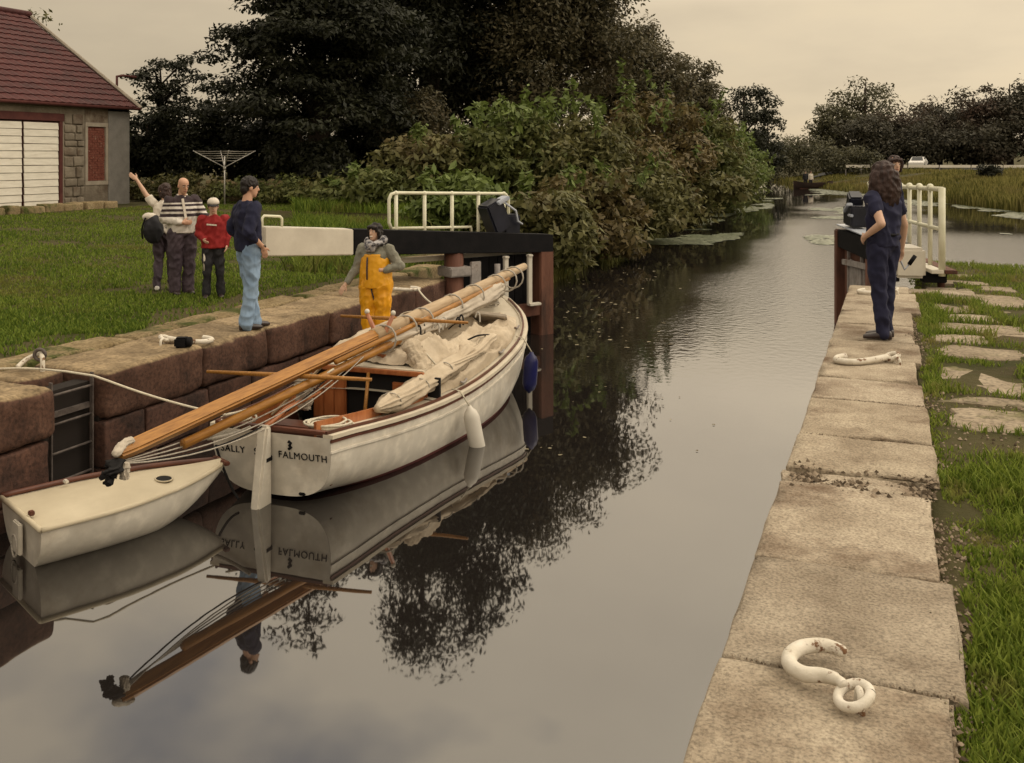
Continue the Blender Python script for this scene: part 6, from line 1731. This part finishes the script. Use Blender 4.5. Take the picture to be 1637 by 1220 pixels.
for k, (px, Z, h, w, kd) in enumerate(((232, 39.5, 5.4, 1.9, 'dark'), (300, 39, 5.6, 2.2, 'dark'), (368, 40, 6.0, 2.4, 'dark'), (620, 41, 6.8, 2.6, 'dark'), (668, 40, 6.0, 2.3, 'darkbrown'), (435, 40.5, 4.8, 2.2, 'dark'), (498, 35.2, 3.9, 1.9, 'dark'), (572, 40.5, 5.0, 2.2, 'dark'))):
    tree('evergreen', ('dark evergreen beside the outbuilding gable', 'dark evergreen under the tiered tree', 'dark evergreen left of the layered tree', 'dark evergreen right of the layered tree', 'olive evergreen between the two tallest trees', 'low dark evergreen behind the man in navy', 'low dark evergreen beneath the layered tree', 'low dark evergreen behind the white beam end')[k], px, Z, h, w, kd, 9000, 0.2, 20 + k, K=45, base=0.0, bottom=0.1, group='dark evergreens behind the lawn')
# -- shrubs along the left bank
BS = [(560, 31, 2.3, 1.6, 'green', 5000, 'low green shrub at the back corner of the lawn'),
      (625, 29.5, 2.7, 1.5, 'green', 6000, 'green shrub behind the black part of the left beam'),
      (690, 30.5, 3.9, 1.9, 'olive', 9000, 'olive shrub behind the left end of the cream gate rail'),
      (735, 26, 2.5, 1.5, 'bright', 7000, 'fresh green weeds just behind the cream gate rail'),
      (800, 31, 4.5, 2.1, 'green', 12000, 'leafy shrub with tall pale shoots behind the gate rail'),
      (893, 31.5, 4.7, 2.3, 'olive', 14000, 'big leafy shrub with shoots on the bank past the gate'),
      (980, 36.5, 5.1, 2.3, 'rust', 13000, 'rust brown shrub over the water past the gate'),
      (1058, 43, 6.1, 2.6, 'rust', 13000, 'taller rust brown shrub beside the olive tree'),
      (1118, 51, 5.6, 2.4, 'green', 10000, 'yellow green shrub leaning over the canal'),
      (1150, 62, 5.0, 2.4, 'bright', 8000, 'bright green shrub at the end of the bank shrubs'),
      (868, 24.5, 2.4, 1.5, 'olive', 8000, 'low olive shrub touching the mitre post of the left gate'),
      (945, 28.5, 2.8, 1.9, 'rust', 9000, 'low brown shrub drooping to the dark water'),
      (1030, 34.5, 3.0, 2.1, 'olive', 8500, 'low olive shrub drooping to the water below the rust shrub'),
      (1098, 42.5, 3.3, 2.3, 'olive', 7500, 'low shrub at the waterline below the tall rust shrub'),
      (1148, 53, 3.2, 2.4, 'green', 6500, 'low green shrub at the waterline where the lily pads begin'),
      (1180, 74, 4.2, 2.3, 'bright', 5500, 'pale green shrub by the far water on the left bank'),
      (1200, 92, 3.4, 2.4, 'green', 3500, 'far green shrub at the bend of the canal')]
for k, (px, Z, h, w, kd, nl, lb) in enumerate(BS):
    tree('shrub', lb, px, Z, h, w, kd, int(nl * 0.8), 0.25 if Z < 40 else 0.31, 60 + k, K=46, base=0.0, bottom=0.0 if h > 3.5 else -0.1, cat='shrub', group='shrubs along the left bank', shoots=(16 if k in (4, 5) else 7 if k in (2, 6, 8) else 4), trunk_r=0.05, clump=0.34)
# ivy and weeds along the rubble wall
for k, (px, Z, h, w) in enumerate(((235, 34.6, 2.2, 0.8), (285, 34.3, 2.5, 0.9), (330, 33.6, 2.2, 0.8), (400, 33.2, 2.3, 1.1), (450, 32.8, 2.3, 1.1), (500, 32.2, 2.2, 1.0))):
    tree('ivy_clump', ('ivy at the outbuilding end of the rubble wall', 'tall weeds behind the waving arm', 'ivy left of the rotary dryer pole', 'ivy on the rubble wall right of the rotary dryer', 'glossy ivy on the rubble wall behind the navy man', 'ivy where the rubble wall meets the shrubs')[k], px, Z, h, w, 'green' if k > 2 else 'olive', 1900, 0.15, 90 + k, K=18, bottom=0.0, cat='ivy', group='ivy on the rubble wall', trunk_r=0.02, clump=0.4)
# ------------------------------------------------------------------ far side: trees, reeds, road, boat
FT = [(1330, 128, 11.0, 3.6, 'fargreen', 'pale green tree at the near end of the far tree belt'), (1378, 132, 15.4, 5.2, 'fargreen', 'tallest airy tree of the far tree belt with sky gaps'), (1440, 126, 10.2, 5.0, 'far', 'reddish brown tree beside the airy far tree'),
      (1392, 122, 8.2, 4.4, 'far', 'low dark tree below the airy far tree'), (1502, 128, 11.6, 5.2, 'far', 'brown domed tree behind the cream picket rail'), (1560, 124, 12.6, 5.0, 'far', 'brown domed tree near the far road'), (1615, 122, 14.0, 5.0, 'far', 'tall brown tree at the road end of the belt'),
      (1675, 120, 14.6, 5.4, 'far', 'brown tree beyond the road end of the belt'), (1750, 118, 12.5, 5.6, 'far', 'last brown tree of the far belt'),
      (1528, 121, 8.0, 4.6, 'far', 'low brown tree standing before the domed trees'), (1588, 119, 8.4, 4.4, 'far', 'low brown tree before the tall road trees'), (1470, 121, 7.6, 4.2, 'far', 'low reddish tree before the domed trees')]
for k, (px, Z, h, w, kd, lb) in enumerate(FT):
    tree('broad_tree', lb, px, Z, h, w, kd, 6500 if k != 1 else 5200, 0.46, 130 + k, K=60, base=0.03, bottom=0.2, group='far belt of trees along the road', gaps=0.10 if k == 1 else 0.0, top_thin=0.3 if k == 1 else 0)
for k, (px, Z, h, w, kd, lb) in enumerate(((1262, 124, 6.0, 3.4, 'fargreen', 'rounded green shrub at the far end of the canal'), (1295, 120, 6.4, 3.4, 'fargreen', 'green shrub behind the distant boat'), (1335, 112, 4.4, 3.0, 'fargreen', 'low green shrub right of the distant boat'), (1225, 116, 4.6, 3.0, 'fargreen', 'low green shrub left of the distant boat'), (1582, 78, 2.5, 0.95, 'dark', 'single dark bush in the reeds of the far bank'), (1370, 108, 4.0, 2.6, 'fargreen', 'low shrub at the start of the far road barrier'))):
    tree('shrub', lb, px, Z, h, w, kd, 2600, 0.36 if kd != 'dark' else 0.2, 160 + k, K=30, bottom=0.0, cat='shrub', group='shrubs on the far bank', trunk_r=0.05, clump=0.36)
m_reed = mat('reed_bank', (0.080, 0.082, 0.020), (0.24, 0.215, 0.070), scale=0.18, rough=0.8, leaf=0.3, spec=0.1, c3=(0.20, 0.15, 0.07), s3=0.12, thr3=(0.5, 0.7))
pts = []
for _ in range(90000):
    px = rnd.uniform(1180, 1720); Z = 46 + 75 * rnd.random() ** 1.1
    p = P(px, Z)
    d = p.y - lerp_tab(FSH, p.x)
    if d < -0.2 or d > 46: continue
    if nz3(p.x * 0.16, p.y * 0.16, 3) < -0.28 and d > 4: continue
    zz = max(hgt(p.x, p.y), -0.05)
    pts.append((p.x, p.y, zz, 0.75 + 0.55 * nz3(p.x * 0.25, p.y * 0.25, 9) + (0.25 if d < 3 else 0) - 0.6 * sstep(66, 98, Z)))
pts = np.array(pts)
o = blades('reeds', pts[:, :3], 0.5, 1.1, 0.085, m_reed, lean=0.45, sizes=pts[:, 3])
tag(o, 'long yellow green reeds and grass covering the far bank', 'reeds', kind='stuff')
pts = []
for _ in range(14000):
    y = 14.6 + 70 * rnd.random() ** 1.4
    x = left_shore(y) + 0.25 - abs(rnd.gauss(0, 0.7 + 0.02 * y))
    zz = hgt(x, y)
    pts.append((x, y, max(zz, -0.05), 0.7 + 0.5 * nz3(x, y * 0.4, 2)))
pts = np.array(pts)
m_sedge = mat('bank_sedge', (0.045, 0.055, 0.012), (0.14, 0.135, 0.040), scale=0.4, rough=0.8, leaf=0.3, spec=0.1)
o = blades('sedge', pts[:, :3], 0.35, 0.85, 0.045, m_sedge, lean=0.8, sizes=pts[:, 3])
tag(o, 'rough sedge fringing the left bank above the gate', 'sedge', kind='stuff')
# rough grass under the shrubs behind the gate
pts = []
for _ in range(26000):
    px = rnd.uniform(470, 860); Z = 17.5 + 14 * rnd.random()
    p = P(px, Z)
    if p.x > left_shore(p.y) - 0.1 or p.y < 14.6: continue
    pts.append((p.x, p.y, hgt(p.x, p.y), 0.8 + 0.6 * nz3(p.x * 0.6, p.y * 0.6, 21)))
pts = np.array(pts)
o = blades('rough_grass', pts[:, :3], 0.15, 0.5, 0.035, m_grass, lean=0.8, sizes=pts[:, 3])
tag(o, 'tall rough grass between the left gate and the shrubs', 'grass', kind='stuff')
# --- lily pads and drifting leaves
m_pad = mat('lily_pad', (0.10, 0.115, 0.065), (0.22, 0.235, 0.15), scale=1.0, rough=0.35, leaf=0.02, spec=0.5)
v, f = [], []
def pad(x, y, r_):
    o_ = len(v); a0 = rnd.uniform(0, 6.28)
    v.append((x, y, 0.006))
    for k in range(8):
        a_ = a0 + 5.7 * k / 7
        v.append((x + r_ * math.cos(a_), y + r_ * math.sin(a_), 0.006 + rnd.uniform(0, 0.010)))
    for k in range(7): f.append((o_, o_ + 1 + k, o_ + 2 + k))
n_ok = 0; tries = 0
while n_ok < 7500 and tries < 160000:
    tries += 1
    px = rnd.uniform(1000, 1700); Z = 34 + 60 * rnd.random()
    p = P(px, Z)
    dl = p.x - left_shore(p.y); df = lerp_tab(FSH, p.x) - p.y
    if dl < 0.2 or df < 0.3 or (Z > 72 and dl < 5): continue
    near = 1.0 if dl < 3.4 else 0.0
    near = max(near, (1.35 if p.x > 1 else 0.95) if df < 9 else 0.0)
    m_ = nz3(p.x * 0.25, p.y * 0.11, 6) + 0.4 * nz3(p.x * 0.8, p.y * 0.4, 16)
    if m_ + near * 0.42 < 0.40: continue
    pad(p.x, p.y, rnd.uniform(0.08, 0.20)); n_ok += 1
tag(obj('lily_pads', np_mesh('lily_pads', np.array(v), tris=np.array(f)), m_pad), 'pale green lily pads spread over the wide water beyond the gates', 'water lilies', kind='stuff')
v, f = [], []
for _ in range(60):
    px, py = rnd.uniform(840, 1150), 420 + 330 * rnd.random() ** 1.8
    p = G(px, py, 0)
    if p.x > XR - 0.3: continue
    pad(p.x, p.y, rnd.uniform(0.010, 0.028))
for _ in range(80):
    p = G(rnd.gauss(960, 60), rnd.uniform(430, 560), 0); pad(p.x, p.y, rnd.uniform(0.015, 0.05))
m_drift = mat('drifting_leaf', (0.10, 0.075, 0.035), (0.28, 0.24, 0.15), scale=2, rough=0.6, leaf=0.02)
tag(obj('drifting_leaves', np_mesh('drifting_leaves', np.array(v), tris=np.array(f)), m_drift), 'fallen leaves drifting on the still canal water', 'leaves', kind='stuff')
# --- road with white barrier
m_road = mat('asphalt', (0.045, 0.045, 0.045), (0.065, 0.063, 0.06), scale=2, rough=0.9)
ra, rb = P(1300, 112), P(1900, 108)
dv = (rb - ra).normalized(); nv_ = Vector((-dv.y, dv.x, 0))
v_, f_ = [], []
for k in range(31):
    p = ra.lerp(rb, k / 30)
    for q in range(6):
        pp = p + nv_ * (q * 1.2)
        v_.append((pp.x, pp.y, hgt(pp.x, pp.y) + 0.10))
for k in range(30):
    for q in range(5): f_.append((k * 6 + q, k * 6 + q + 1, (k + 1) * 6 + q + 1, (k + 1) * 6 + q))
tag(obj('road', np_mesh('road', np.array(v_), quads=np.array(f_)), m_road), kind='structure')
m_bar = mat('white_barrier', (0.62, 0.58, 0.50), (0.72, 0.68, 0.60), scale=0.6, rough=0.5)
a_, b_ = P(1352, 107), P(1760, 104)
bar = thing('road_barrier', 'long white crash barrier along the far road', 'barrier', (a_.x, a_.y, 0))
dv = b_ - a_
nseg = 8
for k in range(nseg):
    p0, p1 = a_ + dv * (k / nseg) - a_, a_ + dv * ((k + 0.97) / nseg) - a_
    mid = (p0 + p1) / 2
    bevel_build(MB().box((0, 0, 0), ((p1 - p0).length, 0.06, 0.30), rz=math.atan2(dv.y, dv.x)), 'rail', m_bar, bar, 0.02, (mid.x, mid.y, 2.0))
for k in range(17):
    p = dv * (k / 16)
    w_ = p + a_
    z0 = hgt(w_.x, w_.y) - 0.1
    MB().box((p.x, p.y + 0.06, (z0 + 2.0) / 2), (0.1, 0.05, 2.0 - z0)).build('post', m_grey, bar)
# --- white car on the road
m_car = mat('white_car_paint', (0.66, 0.64, 0.60), (0.70, 0.68, 0.64), scale=1, rough=0.25, coat=0.4)
m_glass = mat('dark_car_glass', (0.01, 0.012, 0.014), rough=0.08, spec=0.6)
m_tyre = mat('tyre_rubber', (0.010, 0.010, 0.010), rough=0.9)
c = P(1468, 110.5); zc_ = hgt(c.x, c.y) + 0.11
car = thing('car', 'white car on the road beyond the crash barrier', 'car', (c.x, c.y, zc_), YAW + R(60))
prof = [(-2.0, 0.35), (-2.0, 0.72), (-1.75, 0.86), (-1.05, 0.90), (-0.55, 1.36), (0.75, 1.38), (1.35, 0.95), (1.95, 0.85), (2.0, 0.35)]
n = len(prof)
vs_ = [(x, -0.80 if z < 1 else -0.62, z) for x, z in prof] + [(x, 0.80 if z < 1 else 0.62, z) for x, z in prof]
bevel_build(MB().add(vs_, [tuple(range(n)), tuple(reversed(range(n, 2 * n)))] + [(i, i + n, (i + 1) % n + n, (i + 1) % n) for i in range(n)]), 'body', m_car, car, 0.05)
for s in (-1, 1):
    MB().add([(-0.92, s * 0.775, 0.95), (-0.5, s * 0.665, 1.28), (0.7, s * 0.665, 1.30), (1.15, s * 0.775, 0.97)], [(0, 1, 2, 3)]).build('side_window', m_glass, car)
    for x in (-1.25, 1.25):
        wh = MB().tube([(x, s * 0.70, 0.31), (x, s * 0.86, 0.31)], 0.31, 16).build('wheel', m_tyre, car)
        MB().tube([(x, s * 0.86, 0.31), (x, s * 0.875, 0.31)], 0.19, 12).build('hubcap', m_grey, wh)
MB().add([(-1.0, -0.62, 0.97), (-1.0, 0.62, 0.97), (-0.60, 0.52, 1.33), (-0.60, -0.52, 1.33)], [(0, 1, 2, 3)]).build('windscreen', m_glass, car).location = (-0.03, 0, 0.02)
# --- distant rowing boat with two people
c = P(1300, 93)
m_dkhull = mat('dark_boat_hull', (0.022, 0.012, 0.010), (0.045, 0.026, 0.020), scale=2, rough=0.6)
fb = thing('rowing_boat', 'distant dark open boat with two people aboard', 'boat', (c.x, c.y, 0), YAW + R(-88))
vs_, fs_ = [], []
for i in range(15):
    t_ = i / 14
    hb = 0.72 * (1 - abs(2 * t_ - 1) ** 3) + 0.06; sh = 0.55 + 0.22 * abs(2 * t_ - 1) ** 2
    for k in range(9):
        th = -math.pi / 2 + math.pi * k / 8
        vs_.append((hb * math.sin(th), -1.9 + 3.8 * t_, sh - (sh + 0.12) * math.cos(th)))
fs_ = [(i * 9 + k, i * 9 + k + 1, (i + 1) * 9 + k + 1, (i + 1) * 9 + k) for i in range(14) for k in range(8)]
MB().add(vs_, fs_).build('hull', m_dkhull, fb, True)
for y in (-0.8, 0.1, 0.9):
    MB().box((0, y, 0.32), (1.25, 0.25, 0.04)).build('thwart', m_dwood, fb)
MB().box((0, 0, 0.02), (0.9, 2.8, 0.03)).build('floor', m_dwood, fb)
for k, (dx, m_, lb, hr) in enumerate(((-0.75, m_btrous, 'person in dark clothes standing in the distant boat', h_black), (-0.25, m_cream, 'person in a pale top standing in the distant boat', h_brown))):
    p = Matrix.Rotation(YAW + R(-88), 3, 'Z') @ Vector((0, dx, 0)) + Vector((c.x, c.y, 0.04))
    tt_, *_ = person(lb, p, YAW + R(170 + 20 * k), 1.66, shirt=(m_, 'coat'), trousers=(m_btrous, 'trousers'), shoes=m_shoe, hair=('short', hr), voxel=0.015, shirt_len=0.1)
    lab(tt_)
bake_remesh()
